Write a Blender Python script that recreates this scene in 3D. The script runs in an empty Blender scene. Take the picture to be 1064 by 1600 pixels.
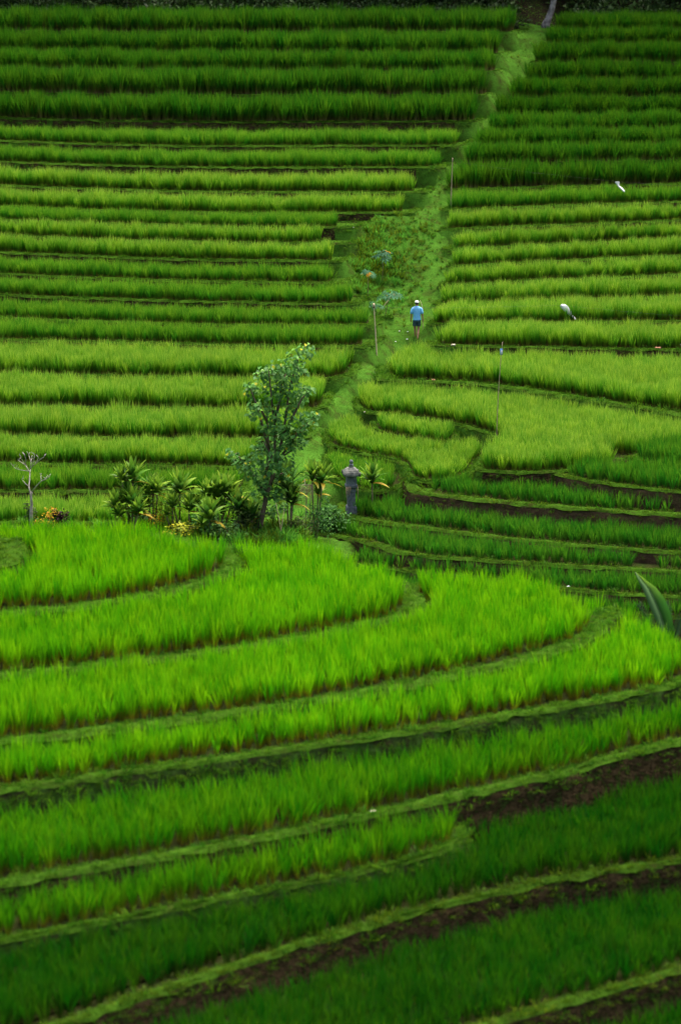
import bpy, bmesh, math, random
import numpy as np
from mathutils import Vector, Matrix, Euler

# ------------------------------------------------------------------ camera
FPX = 100.0 / 24.0 * 1064.0          # focal length in photo pixels
PITCH = math.atan(950.0 / FPX)
ZC = 24.0
scene = bpy.context.scene
cam_d = bpy.data.cameras.new('camera')
cam = bpy.data.objects.new('camera', cam_d)
scene.collection.objects.link(cam)
cam.location = (0, 0, ZC)
cam.rotation_euler = (math.pi / 2 - PITCH, 0, 0)
cam_d.sensor_fit = 'HORIZONTAL'
cam_d.sensor_width = 24.0
cam_d.lens = 100.0
cam_d.clip_start = 1.0
cam_d.clip_end = 3000.0
cam_d.dof.use_dof = True
cam_d.dof.focus_distance = 104.0
cam_d.dof.aperture_fstop = 0.72
scene.camera = cam

# ------------------------------------------------------------------ sky, sun, exposure
SUN_EL, SUN_AZ = 68.0, 30.0          # azimuth measured from +Y towards +X
world = bpy.data.worlds.new('World')
scene.world = world
world.use_nodes = True
wn = world.node_tree
bg = wn.nodes['Background']
sky = wn.nodes.new('ShaderNodeTexSky')
sky.sky_type = 'NISHITA'
sky.sun_disc = False
sky.sun_elevation = math.radians(SUN_EL)
sky.sun_rotation = math.radians(SUN_AZ)
sky.air_density = 1.0
sky.dust_density = 10.0
sky.ozone_density = 0.0
wn.links.new(sky.outputs[0], bg.inputs[0])
bg.inputs[1].default_value = 0.15
sun_d = bpy.data.lights.new('sun', 'SUN')
sun_d.energy = 1.5
sun_d.angle = math.radians(25)
sun_d.color = (1.0, 0.95, 0.86)
sun = bpy.data.objects.new('sun', sun_d)
scene.collection.objects.link(sun)
sd = Vector((math.sin(math.radians(SUN_AZ)) * math.cos(math.radians(SUN_EL)),
             math.cos(math.radians(SUN_AZ)) * math.cos(math.radians(SUN_EL)),
             math.sin(math.radians(SUN_EL))))
sun.rotation_euler = sd.to_track_quat('Z', 'Y').to_euler()
scene.view_settings.view_transform = 'Standard'
scene.view_settings.look = 'None'
scene.view_settings.gamma = 1.0
scene.view_settings.use_curve_mapping = False
scene.view_settings.exposure = 1.68
scene.render.engine = 'CYCLES'
scene.cycles.max_bounces = 4
scene.cycles.diffuse_bounces = 2
scene.cycles.glossy_bounces = 1
scene.cycles.transmission_bounces = 2
scene.cycles.use_denoising = True
scene.cycles.use_adaptive_sampling = False

# ------------------------------------------------------------------ helpers
C = scene.collection
rng = np.random.default_rng(7)
random.seed(11)
SP, CP = math.sin(PITCH), math.cos(PITCH)

def ray(u, v):
    dx, dy = (u - 532.0) / FPX, (800.0 - v) / FPX
    return np.array([dx, CP + dy * SP, -SP + dy * CP])

def at_z(u, v, z):                    # point of level z (relative to the eye) seen at a photo position
    d = ray(u, v); t = z / d[2]
    return (d[0] * t, d[1] * t)

def at_y(u, v, Y):                    # world point at ground distance Y
    d = ray(u, v); t = Y / d[1]
    return Vector((d[0] * t, Y, ZC + d[2] * t))

def slope(v):
    d = ray(532, v); return d[2] / d[1]

def tag(o, label=None, cat=None, group=None, kind=None):
    if label: o['label'] = label
    if cat: o['category'] = cat
    if group: o['group'] = group
    if kind: o['kind'] = kind
    return o

class MB:
    def __init__(s): s.v = []; s.f = []; s.a = []
    def quad_strip(s, rings, close=True, attr=None):
        n = len(rings[0]); b = len(s.v)
        for k, r in enumerate(rings):
            s.v += [tuple(p) for p in r]
            s.a += [attr[k] if attr else 0.0] * n
        for k in range(len(rings) - 1):
            for i in range(n if close else n - 1):
                j = (i + 1) % n
                s.f.append((b + k * n + i, b + k * n + j, b + (k + 1) * n + j, b + (k + 1) * n + i))
        return b
    def cap(s, b, n, flip=False):
        idx = list(range(b, b + n)); s.f.append(tuple(reversed(idx)) if flip else tuple(idx))
    def tube(s, pts, rad, n=7):
        pts = [Vector(p) for p in pts]; rings = []
        x = Vector((1, 0, 0))
        for i, p in enumerate(pts):
            d = (pts[min(i + 1, len(pts) - 1)] - pts[max(i - 1, 0)]).normalized()
            x = (x - d * x.dot(d))
            if x.length < 1e-4: x = d.orthogonal()
            x.normalize(); y = d.cross(x)
            r = rad[i] if hasattr(rad, '__len__') else rad
            rings.append([p + (x * math.cos(2 * math.pi * k / n) + y * math.sin(2 * math.pi * k / n)) * r for k in range(n)])
        b = s.quad_strip(rings)
        s.cap(b, n, True); s.cap(b + n * (len(rings) - 1), n)
    def poly(s, pts, attr=None):
        b = len(s.v); s.v += [tuple(p) for p in pts]; s.a += list(attr) if attr else [0.0] * len(pts)
        s.f.append(tuple(range(b, b + len(pts))))
    def mesh(s, name, smooth=True, attr=False):
        me = bpy.data.meshes.new(name); me.from_pydata(s.v, [], s.f); me.update()
        if smooth and me.polygons: me.polygons.foreach_set('use_smooth', [True] * len(me.polygons))
        if attr:
            at = me.attributes.new('h', 'FLOAT', 'POINT'); at.data.foreach_set('value', s.a)
        return me
    def build(s, name, mat, parent=None, smooth=True, attr=False):
        me = s.mesh(name, smooth, attr); me.materials.append(mat)
        return link(name, me, parent)

def link(name, data, parent=None, loc=None):
    o = bpy.data.objects.new(name, data); C.objects.link(o)
    if loc is not None: o.location = loc
    if parent: o.parent = parent
    return o

def empty(name, loc, rz=0.0):
    o = bpy.data.objects.new(name, None); C.objects.link(o)
    o.location = loc; o.rotation_euler = (0, 0, rz); o.empty_display_size = 0.2
    return o

# ------------------------------------------------------------------ materials
def new_mat(name):
    m = bpy.data.materials.new(name); m.use_nodes = True
    nt = m.node_tree; nt.nodes.clear()
    out = nt.nodes.new('ShaderNodeOutputMaterial')
    return m, nt, out

def N(nt, t, **kw):
    n = nt.nodes.new(t)
    for k, v in kw.items(): setattr(n, k, v)
    return n

def ramp(nt, stops, interp='LINEAR'):
    r = N(nt, 'ShaderNodeValToRGB'); e = r.color_ramp; e.interpolation = interp
    while len(e.elements) < len(stops): e.elements.new(0.5)
    for el, (p, c) in zip(e.elements, stops):
        el.position = p; el.color = (*c, 1)
    return r

def leaf_mat(name, stops, transl=0.42, gloss=0.004, rough=0.5, vary=0.25, patch=0.25, patch_scale=0.35, huej=0.02):
    """leaf: colour runs along the blade (attribute h), differs plant by plant and in soft patches over the field"""
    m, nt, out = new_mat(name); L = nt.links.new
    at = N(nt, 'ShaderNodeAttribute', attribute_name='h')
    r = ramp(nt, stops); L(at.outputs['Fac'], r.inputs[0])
    oi = N(nt, 'ShaderNodeObjectInfo'); geo = N(nt, 'ShaderNodeNewGeometry')
    no = N(nt, 'ShaderNodeTexNoise'); no.inputs['Scale'].default_value = patch_scale; no.inputs['Detail'].default_value = 3
    L(geo.outputs['Position'], no.inputs['Vector'])
    a = N(nt, 'ShaderNodeMath', operation='MULTIPLY_ADD'); L(oi.outputs['Random'], a.inputs[0]); a.inputs[1].default_value = vary; a.inputs[2].default_value = 1 - vary / 2
    b = N(nt, 'ShaderNodeMath', operation='MULTIPLY_ADD'); L(no.outputs['Fac'], b.inputs[0]); b.inputs[1].default_value = patch * 2; b.inputs[2].default_value = 1 - patch
    c = N(nt, 'ShaderNodeMath', operation='MULTIPLY'); L(a.outputs[0], c.inputs[0]); L(b.outputs[0], c.inputs[1])
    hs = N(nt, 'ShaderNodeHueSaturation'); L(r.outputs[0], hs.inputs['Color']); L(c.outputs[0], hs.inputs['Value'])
    h = N(nt, 'ShaderNodeMath', operation='MULTIPLY_ADD'); L(oi.outputs['Random'], h.inputs[0]); h.inputs[1].default_value = -huej * 2; h.inputs[2].default_value = 0.5 + huej
    L(h.outputs[0], hs.inputs['Hue'])
    d = N(nt, 'ShaderNodeBsdfDiffuse'); t = N(nt, 'ShaderNodeBsdfTranslucent'); g = N(nt, 'ShaderNodeBsdfGlossy')
    g.inputs['Roughness'].default_value = rough
    L(hs.outputs[0], d.inputs[0]); L(hs.outputs[0], t.inputs[0])
    m1 = N(nt, 'ShaderNodeMixShader'); m1.inputs[0].default_value = transl; L(d.outputs[0], m1.inputs[1]); L(t.outputs[0], m1.inputs[2])
    m2 = N(nt, 'ShaderNodeMixShader'); m2.inputs[0].default_value = gloss; L(m1.outputs[0], m2.inputs[1]); L(g.outputs[0], m2.inputs[2])
    L(m2.outputs[0], out.inputs[0])
    return m

def ground_mat(name, cols, scale=1.2, detail=8, fine=18.0, bump=0.5, rough=0.9, lo=0.35, hi=0.65, dist=0.04, zs=1.0):
    """mottled ground: two noises pick between the colours, a fine one gives relief"""
    m, nt, out = new_mat(name); L = nt.links.new
    geo = N(nt, 'ShaderNodeNewGeometry')
    mp = N(nt, 'ShaderNodeMapping'); mp.inputs['Scale'].default_value = (1, 1, zs); L(geo.outputs['Position'], mp.inputs[0])
    n1 = N(nt, 'ShaderNodeTexNoise'); n1.inputs['Scale'].default_value = scale; n1.inputs['Detail'].default_value = detail; n1.inputs['Roughness'].default_value = 0.65
    n2 = N(nt, 'ShaderNodeTexNoise'); n2.inputs['Scale'].default_value = fine; n2.inputs['Detail'].default_value = 6
    L(mp.outputs[0], n1.inputs['Vector']); L(mp.outputs[0], n2.inputs['Vector'])
    k = len(cols)
    r = ramp(nt, [(lo + (hi - lo) * i / (k - 1), c) for i, c in enumerate(cols)]); L(n1.outputs['Fac'], r.inputs[0])
    mx = N(nt, 'ShaderNodeMix', data_type='RGBA', blend_type='MULTIPLY'); mx.inputs[0].default_value = 0.8
    r2 = ramp(nt, [(0.3, (0.55, 0.55, 0.55)), (0.7, (1.25, 1.25, 1.25))]); L(n2.outputs['Fac'], r2.inputs[0])
    L(r.outputs[0], mx.inputs[6]); L(r2.outputs[0], mx.inputs[7])
    p = N(nt, 'ShaderNodeBsdfDiffuse'); p.inputs['Roughness'].default_value = rough
    L(mx.outputs[2], p.inputs['Color'])
    bp = N(nt, 'ShaderNodeBump'); bp.inputs['Strength'].default_value = bump; bp.inputs['Distance'].default_value = dist
    L(n2.outputs['Fac'], bp.inputs['Height']); L(bp.outputs[0], p.inputs['Normal'])
    L(p.outputs[0], out.inputs[0])
    return m

def solid_mat(name, c1, c2, scale=8.0, rough=0.7, bump=0.2, spec=0.3, zs=1.0):
    m, nt, out = new_mat(name); L = nt.links.new
    tc = N(nt, 'ShaderNodeTexCoord'); mp = N(nt, 'ShaderNodeMapping'); mp.inputs['Scale'].default_value = (1, 1, zs); L(tc.outputs['Object'], mp.inputs[0])
    n = N(nt, 'ShaderNodeTexNoise'); n.inputs['Scale'].default_value = scale; n.inputs['Detail'].default_value = 6; L(mp.outputs[0], n.inputs['Vector'])
    r = ramp(nt, [(0.35, c1), (0.68, c2)]); L(n.outputs['Fac'], r.inputs[0])
    p = N(nt, 'ShaderNodeBsdfPrincipled'); p.inputs['Roughness'].default_value = rough; p.inputs['Specular IOR Level'].default_value = spec
    L(r.outputs[0], p.inputs['Base Color'])
    bp = N(nt, 'ShaderNodeBump'); bp.inputs['Strength'].default_value = bump; bp.inputs['Distance'].default_value = 0.02
    L(n.outputs['Fac'], bp.inputs['Height']); L(bp.outputs[0], p.inputs['Normal']); L(p.outputs[0], out.inputs[0])
    return m

STRAW = (0.12, 0.105, 0.025)
RM = {
 'ripe':  leaf_mat('rice_flowering', [(0.0, STRAW), (0.25, (0.036, 0.080, 0.005)), (0.5, (0.040, 0.145, 0.004)), (0.74, (0.108, 0.270, 0.010)), (1.0, (0.27, 0.43, 0.048))], transl=0.36, vary=0.4),  # pale tips are the plant's own; lower half darkened to paint shaded row fronts
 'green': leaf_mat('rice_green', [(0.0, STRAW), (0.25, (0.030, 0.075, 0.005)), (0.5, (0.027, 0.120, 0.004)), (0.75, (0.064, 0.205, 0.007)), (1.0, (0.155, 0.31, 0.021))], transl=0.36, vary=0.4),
 'tall':  leaf_mat('rice_tall_leafy_dimmed', [(0.0, (0.16, 0.12, 0.055)), (0.22, (0.055, 0.075, 0.012)), (0.45, (0.019, 0.088, 0.003)), (1.0, (0.042, 0.142, 0.005))], vary=0.4),  # tall dark crop, darkened further to paint dimming near the top edge
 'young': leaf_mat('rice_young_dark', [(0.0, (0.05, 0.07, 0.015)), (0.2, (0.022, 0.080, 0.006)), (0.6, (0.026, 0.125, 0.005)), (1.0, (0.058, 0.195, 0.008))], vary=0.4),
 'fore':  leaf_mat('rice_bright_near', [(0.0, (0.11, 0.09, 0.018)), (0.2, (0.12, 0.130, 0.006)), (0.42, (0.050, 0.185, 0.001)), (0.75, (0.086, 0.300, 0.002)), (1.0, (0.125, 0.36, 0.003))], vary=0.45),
 'mid':   leaf_mat('rice_mid_near', [(0.0, (0.09, 0.075, 0.015)), (0.2, (0.075, 0.10, 0.006)), (0.45, (0.026, 0.128, 0.001)), (1.0, (0.058, 0.220, 0.002))], vary=0.45),  # partly a darker green, partly painted dimming towards the bottom of the view
 'deep':  leaf_mat('rice_deep_near', [(0.0, (0.05, 0.05, 0.010)), (0.15, (0.020, 0.055, 0.004)), (0.5, (0.009, 0.062, 0.001)), (1.0, (0.019, 0.098, 0.002))], vary=0.45),  # darker green crop, with lens falloff at the bottom painted into its colour
 'dusk':  leaf_mat('rice_tall_corner_dimmed', [(0.0, (0.12, 0.09, 0.04)), (0.22, (0.040, 0.060, 0.008)), (0.45, (0.014, 0.066, 0.002)), (1.0, (0.029, 0.104, 0.003))], vary=0.4),  # darker copy of the tall rice; corner falloff is painted into the colour
}
M_near = leaf_mat('near_turf_blades', [(0, (0.024, 0.066, 0.004)), (0.5, (0.040, 0.122, 0.005)), (1, (0.074, 0.190, 0.008))], vary=0.45, patch=0.4, patch_scale=1.3)
M_path = leaf_mat('path_turf_blades', [(0, (0.045, 0.110, 0.010)), (0.5, (0.080, 0.205, 0.018)), (1, (0.125, 0.28, 0.028))], vary=0.3, patch=0.25, patch_scale=0.8)
M_grass = leaf_mat('grass_blades', [(0, (0.020, 0.050, 0.003)), (0.5, (0.034, 0.100, 0.004)), (1, (0.062, 0.150, 0.006))], vary=0.4, patch=0.35, patch_scale=0.8)
M_grass_lime = leaf_mat('grass_blades_lime', [(0, (0.024, 0.046, 0.003)), (0.5, (0.045, 0.092, 0.004)), (1, (0.088, 0.142, 0.007))], vary=0.4, patch=0.3, patch_scale=0.8)
M_weed = leaf_mat('weed_leaves', [(0, (0.03, 0.085, 0.010)), (0.5, (0.052, 0.19, 0.016)), (1, (0.10, 0.30, 0.026))], vary=0.4, huej=0.008)
M_mud = ground_mat('paddy_mud', [(0.014, 0.018, 0.005), (0.022, 0.026, 0.008), (0.016, 0.030, 0.006)], rough=0.55)
M_turf = ground_mat('turf', [(0.038, 0.052, 0.012), (0.045, 0.085, 0.012), (0.052, 0.135, 0.014), (0.062, 0.165, 0.017)], scale=1.6, lo=0.28, hi=0.62)
M_bund = ground_mat('bund_turf', [(0.036, 0.040, 0.010), (0.032, 0.076, 0.007), (0.04, 0.10, 0.008)], scale=2.2, lo=0.3, hi=0.6)
M_bank_dark = ground_mat('bank_soil_dark', [(0.016, 0.012, 0.006), (0.060, 0.042, 0.020), (0.022, 0.016, 0.008), (0.034, 0.058, 0.012)], scale=3.2, bump=1.0, zs=1.8, fine=11.0, dist=0.09)
M_bank_red = ground_mat('bank_soil_red', [(0.040, 0.027, 0.015), (0.078, 0.052, 0.028), (0.045, 0.06, 0.016)], scale=3.0, bump=0.9, zs=1.6, lo=0.36, hi=0.72)
M_bank_green = ground_mat('bank_mossy', [(0.032, 0.025, 0.013), (0.035, 0.062, 0.014), (0.05, 0.11, 0.018)], scale=2.5, bump=0.9)
M_litter = ground_mat('forest_litter', [(0.012, 0.010, 0.006), (0.022, 0.018, 0.010), (0.012, 0.020, 0.006)], scale=2.0)
M_bamboo = solid_mat('bamboo', (0.30, 0.24, 0.13), (0.45, 0.38, 0.24), scale=12, rough=0.55)
M_bamboo_old = solid_mat('bamboo_weathered', (0.18, 0.14, 0.08), (0.30, 0.25, 0.15), scale=12, rough=0.6)

# ------------------------------------------------------------------ terrace layout
# each terrace is level; its front edge is read off the photo and put on its own level
def wob(seed, amp):
    r = np.random.default_rng(seed); ph = r.uniform(0, 6.28, 4); fr = np.array([0.35, 0.8, 1.7, 3.1]) * r.uniform(0.8, 1.2, 4); am = np.array([1, 0.6, 0.4, 0.25]) * amp
    return lambda s: sum(am[k] * np.sin(fr[k] * s + ph[k]) for k in range(4))

def smooth_open(pts, it=3):
    pts = np.array(pts, float)
    for _ in range(it):
        q = 0.75 * pts[:-1] + 0.25 * pts[1:]; r = 0.25 * pts[:-1] + 0.75 * pts[1:]
        pts = np.vstack([pts[:1], np.stack([q, r], 1).reshape(-1, 2), pts[-1:]])
    return pts

def resample(pts, step, closed=True):
    p = np.vstack([pts, pts[:1]]) if closed else pts
    d = np.r_[0, np.cumsum(np.hypot(*np.diff(p, axis=0).T))]
    n = max(8, int(d[-1] / step)); t = np.linspace(0, d[-1], n, endpoint=not closed)
    return np.stack([np.interp(t, d, p[:, 0]), np.interp(t, d, p[:, 1])], 1)

T = []
def terrace(key, lip, z=None, ref=None, depth=None, back=None, backz=0.0, rice='green', rh=0.7, bw=0.32, bh=0.07, bank='dark',
            rend=None, rbeg=None, dirx=0.3, label='', grass='grass', sp=0.215, gl=1.0, plant=True, wobble=0.05):
    if z is None: z = ref[1] * slope(ref[0])
    front = smooth_open([at_z(u, v, z) for u, v in lip])
    if back is None:
        bk = front[::-1] + np.array([dirx * depth, depth])
    else:
        bk = smooth_open([at_z(u, v, z + backz) for u, v in back], 2)
    poly = np.vstack([front, bk])
    nf = len(front)
    poly = resample(poly, 0.33)
    w1, w2 = wob(len(T) * 2 + 5, wobble), wob(len(T) * 2 + 6, wobble)
    poly = poly + np.stack([w1(poly[:, 0] + poly[:, 1]) * 0.6, w2(poly[:, 0] * 1.1 - poly[:, 1] * 0.5)], 1)
    a = 0.5 * np.sum(poly[:, 0] * np.roll(poly[:, 1], -1) - poly[:, 1] * np.roll(poly[:, 0], -1))
    if a < 0: poly = poly[::-1]
    T.append(dict(key=key, z=z, poly=poly, rice=rice, rh=rh, bw=bw, bh=bh, bank=bank, rend=rend, rbeg=rbeg, label=label, grass=grass, sp=sp, gl=gl, plant=plant))

ORD = ['first', 'second', 'third', 'fourth', 'fifth', 'sixth', 'seventh', 'eighth', 'ninth', 'tenth', 'eleventh', 'twelfth', 'thirteenth', 'fourteenth',
       'fifteenth', 'sixteenth', 'seventeenth', 'eighteenth', 'nineteenth', 'twentieth', 'twenty-first', 'twenty-second']
# left slope: (row lip at x=0, x=250, x=500, rice end, lip end, distance, crop, rice height)
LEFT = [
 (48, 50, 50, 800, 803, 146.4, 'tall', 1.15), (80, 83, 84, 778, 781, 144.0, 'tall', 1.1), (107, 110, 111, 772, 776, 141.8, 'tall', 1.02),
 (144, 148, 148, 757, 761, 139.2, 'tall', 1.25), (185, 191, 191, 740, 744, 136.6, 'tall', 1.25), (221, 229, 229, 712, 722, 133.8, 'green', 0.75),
 (254, 262, 263, 685, 694, 131.4, 'green', 0.75), (291, 300, 302, 642, 664, 129.0, 'ripe', 0.8), (324, 333, 334, 626, 646, 126.6, 'ripe', 0.78),
 (345, 354, 357, 526, 562, 124.6, 'green', 0.62), (369, 379, 382, 503, 556, 122.9, 'ripe', 0.75), (396, 406, 410, 516, 538, 121.0, 'ripe', 0.75),
 (430, 440, 444, 517, 542, 118.9, 'green', 0.7), (463, 472, 477, 548, 560, 116.6, 'green', 0.7), (499, 508, 511, 576, 584, 114.2, 'green', 0.66),
 (533, 539, 544, 566, 574, 112.0, 'green', 0.74), (587, 592, 594, 552, 560, 107.5, 'ripe', 0.8), (637, 641, 644, 512, 518, 103.5, 'ripe', 0.8),
 (684, 689, 691, 484, 492, 100.0, 'ripe', 0.8), (728, 732, 736, 402, 410, 97.0, 'ripe', 0.72), (770, 773, 777, 388, 396, 94.6, 'green', 0.7),
 (824, 828, 834, 400, 408, 91.6, 'ripe', 0.68)]
for i, (a, b, c, re, le, Y, crop, rh) in enumerate(LEFT):
    nxt = LEFT[i - 1][5] if i else Y + 2.6
    q = np.polyfit([0, 250, 500], [a, b, c], 2)
    f = lambda u: float(np.polyval(q, u)) if 0 <= u <= 500 else (a + (u * (b - a) / 250 * 0.4 if u < 0 else 0) if u < 0 else c)
    lip = [(u, f(u)) for u in range(-260, int(le) - 30, 65)]
    if i >= 16: lip += [(le - 28, f(le - 28) - 1), (le - 6, f(le) - 8), (le + 2, f(le) - 20)]
    else: lip += [(le - 12, f(le)), (le, f(le) - 1)]
    terrace('L%d' % (i + 1), lip, ref=(b, Y), depth=nxt - Y + 0.55, rice=crop, rh=rh, rend=re, bw=0.36 if i > 4 else 0.2, gl=1.0 if i > 3 else 0.45, bh=0.07 if i > 3 else 0.03,
            bank='dark', label='%s row of the left slope' % ORD[i], dirx=0.3 if i < 16 else 0.1)
# right slope: (lip at left end, lip at x=1064, left end of rice, distance, crop, height)
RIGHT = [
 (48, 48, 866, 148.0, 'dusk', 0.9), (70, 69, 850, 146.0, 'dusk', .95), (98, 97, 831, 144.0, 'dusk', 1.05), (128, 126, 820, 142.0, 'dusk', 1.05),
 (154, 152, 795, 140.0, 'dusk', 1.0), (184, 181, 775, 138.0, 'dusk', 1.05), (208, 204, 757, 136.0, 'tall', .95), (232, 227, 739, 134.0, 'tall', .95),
 (257, 251, 722, 132.0, 'tall', .95), (298, 289, 695, 129.6, 'tall', 1.2), (330, 317, 692, 127.0, 'green', 0.8), (361, 346, 690, 124.9, 'ripe', 0.78),
 (392, 375, 694, 123.0, 'ripe', 0.75), (419, 401, 700, 121.1, 'ripe', 0.75), (448, 431, 688, 119.2, 'ripe', 0.75), (478, 466, 677, 117.2, 'ripe', 0.78),
 (509, 504, 670, 114.6, 'ripe', 0.8), (542, 549, 668, 112.0, 'ripe', 0.8)]
for i, (a, b, ls, Y, crop, rh) in enumerate(RIGHT):
    nxt = RIGHT[i - 1][3] if i else Y + 3
    le = ls - 4
    f = lambda u: a + (b - a) * max(0.0, (u - ls) / (1064 - ls)) ** 0.9
    lip = [(le, f(le) - 2), (le + 10, f(le))] + [(u, f(u)) for u in range(int(le) + 50, 1320, 65)]
    terrace('R%d' % (i + 1), lip, ref=(a, Y), depth=nxt - Y + 0.9, rice=crop, rh=rh, rbeg=ls, bw=0.34 if i > 8 else 0.2, gl=1.0 if i > 8 else 0.45, bh=0.07 if i > 8 else 0.03, bank='dark',
            label='%s row of the right slope' % ORD[i], dirx=0.3)
# wide paddies in the middle right
terrace('R19', [(588, 574), (580, 590), (600, 597), (640, 598), (700, 600), (780, 607), (900, 626), (1064, 651), (1320, 690)], z=-18.0,
        back=[(1320, 520), (1064, 520), (800, 530), (700, 546), (625, 562)], rice='ripe', rh=0.78, bw=0.7, label='wide level paddy below the walking person', bank='dark', gl=1.3)
terrace('R20', [(556, 622), (546, 634), (565, 647), (600, 650), (640, 655), (700, 663), (745, 674), (772, 688), (768, 702), (744, 722), (742, 738), (780, 741), (850, 742), (880, 738),
        (960, 735), (1064, 742), (1320, 760)], z=-18.6, back=[(1320, 640), (1064, 610), (780, 590), (640, 598), (600, 612)], rice='ripe', rh=0.72, bw=0.34,
        label='widest yellow green paddy on the right', bank='dark')
terrace('RA', [(972, 717), (1000, 724), (1064, 736), (1320, 770)], z=-18.5, back=[(1320, 720), (1064, 700), (1010, 706)], rice='young', rh=0.66, bw=0.3, label='small dark wedge at the right edge', bank='red', rbeg=990, grass='lime')
terrace('RB', [(848, 738), (872, 744), (900, 752), (980, 763), (1064, 773), (1320, 800)], z=-18.66, back=[(1320, 735), (1064, 720), (890, 715)], rice='young', rh=0.7, bw=0.34, label='dark strip below the widest yellow paddy', bank='red', rbeg=872, grass='lime')
terrace('R21', [(578, 662), (581, 674), (600, 682), (640, 688), (690, 696), (712, 692), (718, 678)], z=-18.88, back=[(735, 664), (640, 640), (590, 640)], rice='ripe', rh=0.62, bw=0.22, label='short tongue between two yellow paddies')
terrace('R22', [(503, 678), (505, 694), (530, 704), (560, 711), (600, 718), (628, 726), (634, 746), (650, 754), (690, 756), (734, 746), (746, 730), (782, 694)], z=-19.08,
        back=[(800, 660), (700, 655), (600, 650), (540, 660)], rice='ripe', rh=0.54, bw=0.25, label='curved tongue behind the stone shrine')
terrace('R23', [(500, 716), (508, 742), (540, 764), (590, 772), (626, 766), (640, 748)], z=-19.38, back=[(660, 700), (600, 695), (520, 690)], rice='green', rh=0.52, bw=0.25, label='small plot right behind the stone shrine')
terrace('R24', [(628, 752), (636, 770), (664, 775), (700, 780), (764, 788), (900, 799), (1064, 809), (1320, 825)], z=-19.25, back=[(1320, 745), (1064, 740), (900, 732), (742, 715), (660, 730)],
        rice='young', rh=0.56, bw=0.55, label='dark strip above the long red soil bank', bank='red', rbeg=676, grass='lime')
terrace('R25', [(528, 790), (524, 805), (560, 813), (600, 822), (680, 831), (764, 842), (900, 857), (1064, 868), (1320, 885)], z=-19.95, back=[(1320, 800), (1064, 795), (764, 770), (600, 765), (545, 775)],
        rice='young', rh=0.62, bw=0.45, label='dark strip running right from the stone shrine', bank='red', rbeg=553, grass='lime')
terrace('R26', [(474, 822), (470, 834), (530, 842), (590, 855), (612, 866), (680, 874), (764, 880), (900, 889), (1064, 898), (1320, 915)], z=-20.28, back=[(1320, 840), (1064, 830), (764, 810), (600, 800), (500, 800)],
        rice='young', rh=0.58, bw=0.4, label='thin dark strip below the second red soil bank', bank='red', rbeg=496, grass='lime')
terrace('R27', [(540, 884), (610, 894), (764, 909), (900, 927), (1064, 937), (1320, 950)], z=-20.65, back=[(1320, 870), (1064, 860), (764, 850), (560, 850)], rice='young', rh=0.56, bw=0.3,
        label='dark strip just above the bright knoll', bank='red', grass='lime')
terrace('R28', [(600, 940), (764, 952), (900, 962), (1064, 970), (1320, 985)], z=-21.05, back=[(1320, 905), (1064, 895), (764, 880), (610, 880)], rice='young', rh=0.52, bw=0.3, label='lowest dark strip behind the pointed palm leaf', bank='red', grass='lime')
terrace('R29', [(480, 1120), (764, 1130), (1064, 1140), (1320, 1150)], z=-22.0, back=[(1320, 1000), (1064, 990), (764, 975), (560, 960)], rice='young', rh=0.5, bw=0.3, label='hidden strip in the bottom of the dip', bank='red', grass='lime')
terrace('G', [(-300, 884), (0, 882), (300, 882), (420, 876), (462, 858), (474, 844)], z=-19.35, back=[(455, 828), (400, 822), (300, 818), (0, 816), (-300, 815)], plant=False, bw=0.4, label='raised garden strip behind the knoll', bank='green')
# near knoll
RB_ = 0.74
terrace('F0', [(-300, 915), (-60, 900), (0, 893), (34, 882), (46, 862), (38, 846)], z=-16.75, back=[(10, 815), (-60, 800), (-300, 792)], backz=0.5, rice='fore', rh=0.6, bw=0.75, bank='green', label='highest corner of the near knoll at the left edge', rend=-12)
terrace('F1', [(-300, 992), (0, 968), (150, 953), (270, 933), (350, 911), (384, 891), (376, 872), (352, 858)], z=-17.2, back=[(330, 842), (290, 824), (230, 812), (150, 808), (0, 806), (-300, 806)], backz=0.55,
        rice='fore', rh=RB_, bw=0.60, bank='green', label='top plot of the near knoll', sp=0.23, grass='near')
terrace('F2', [(-300, 1092), (0, 1063), (300, 1033), (500, 1003), (620, 975), (670, 958), (666, 938), (640, 912)], z=-17.56, back=[(606, 872), (560, 852), (490, 838), (380, 840), (200, 820), (-300, 815)], backz=0.55,
        rice='fore', rh=RB_, bw=0.60, bank='green', label='second plot of the near knoll', sp=0.23, grass='near')
terrace('F3', [(-300, 1205), (0, 1168), (300, 1133), (600, 1088), (820, 1043), (930, 1003), (970, 972), (960, 952)], z=-17.86, back=[(934, 934), (866, 895), (760, 885), (640, 886), (500, 876), (-300, 866)], backz=0.55,
        rice='fore', rh=RB_, bw=0.56, bank='green', label='third plot of the near knoll', sp=0.23, grass='near')
terrace('F4', [(-300, 1280), (0, 1243), (200, 1213), (450, 1178), (750, 1133), (1000, 1092), (1064, 1077), (1110, 1058), (1116, 1030)], z=-18.26, back=[(1080, 1000), (1035, 962), (975, 934), (850, 915), (500, 910), (-300, 910)], backz=0.55,
        rice='fore', rh=0.72, bw=0.40, bank='green', label='fourth plot of the near knoll', sp=0.23, grass='near')
terrace('F5', [(-300, 1445), (0, 1388), (200, 1355), (400, 1320), (560, 1285), (700, 1258), (850, 1220), (880, 1222), (930, 1200), (1064, 1166), (1320, 1100)], z=-18.95, back=[(1320, 1010), (1064, 1030), (700, 1080), (0, 1150), (-300, 1180)],
        rice='mid', rh=0.74, bw=0.42, bank='dark', label='fifth plot of the near knoll', sp=0.23, grass='near')
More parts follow.
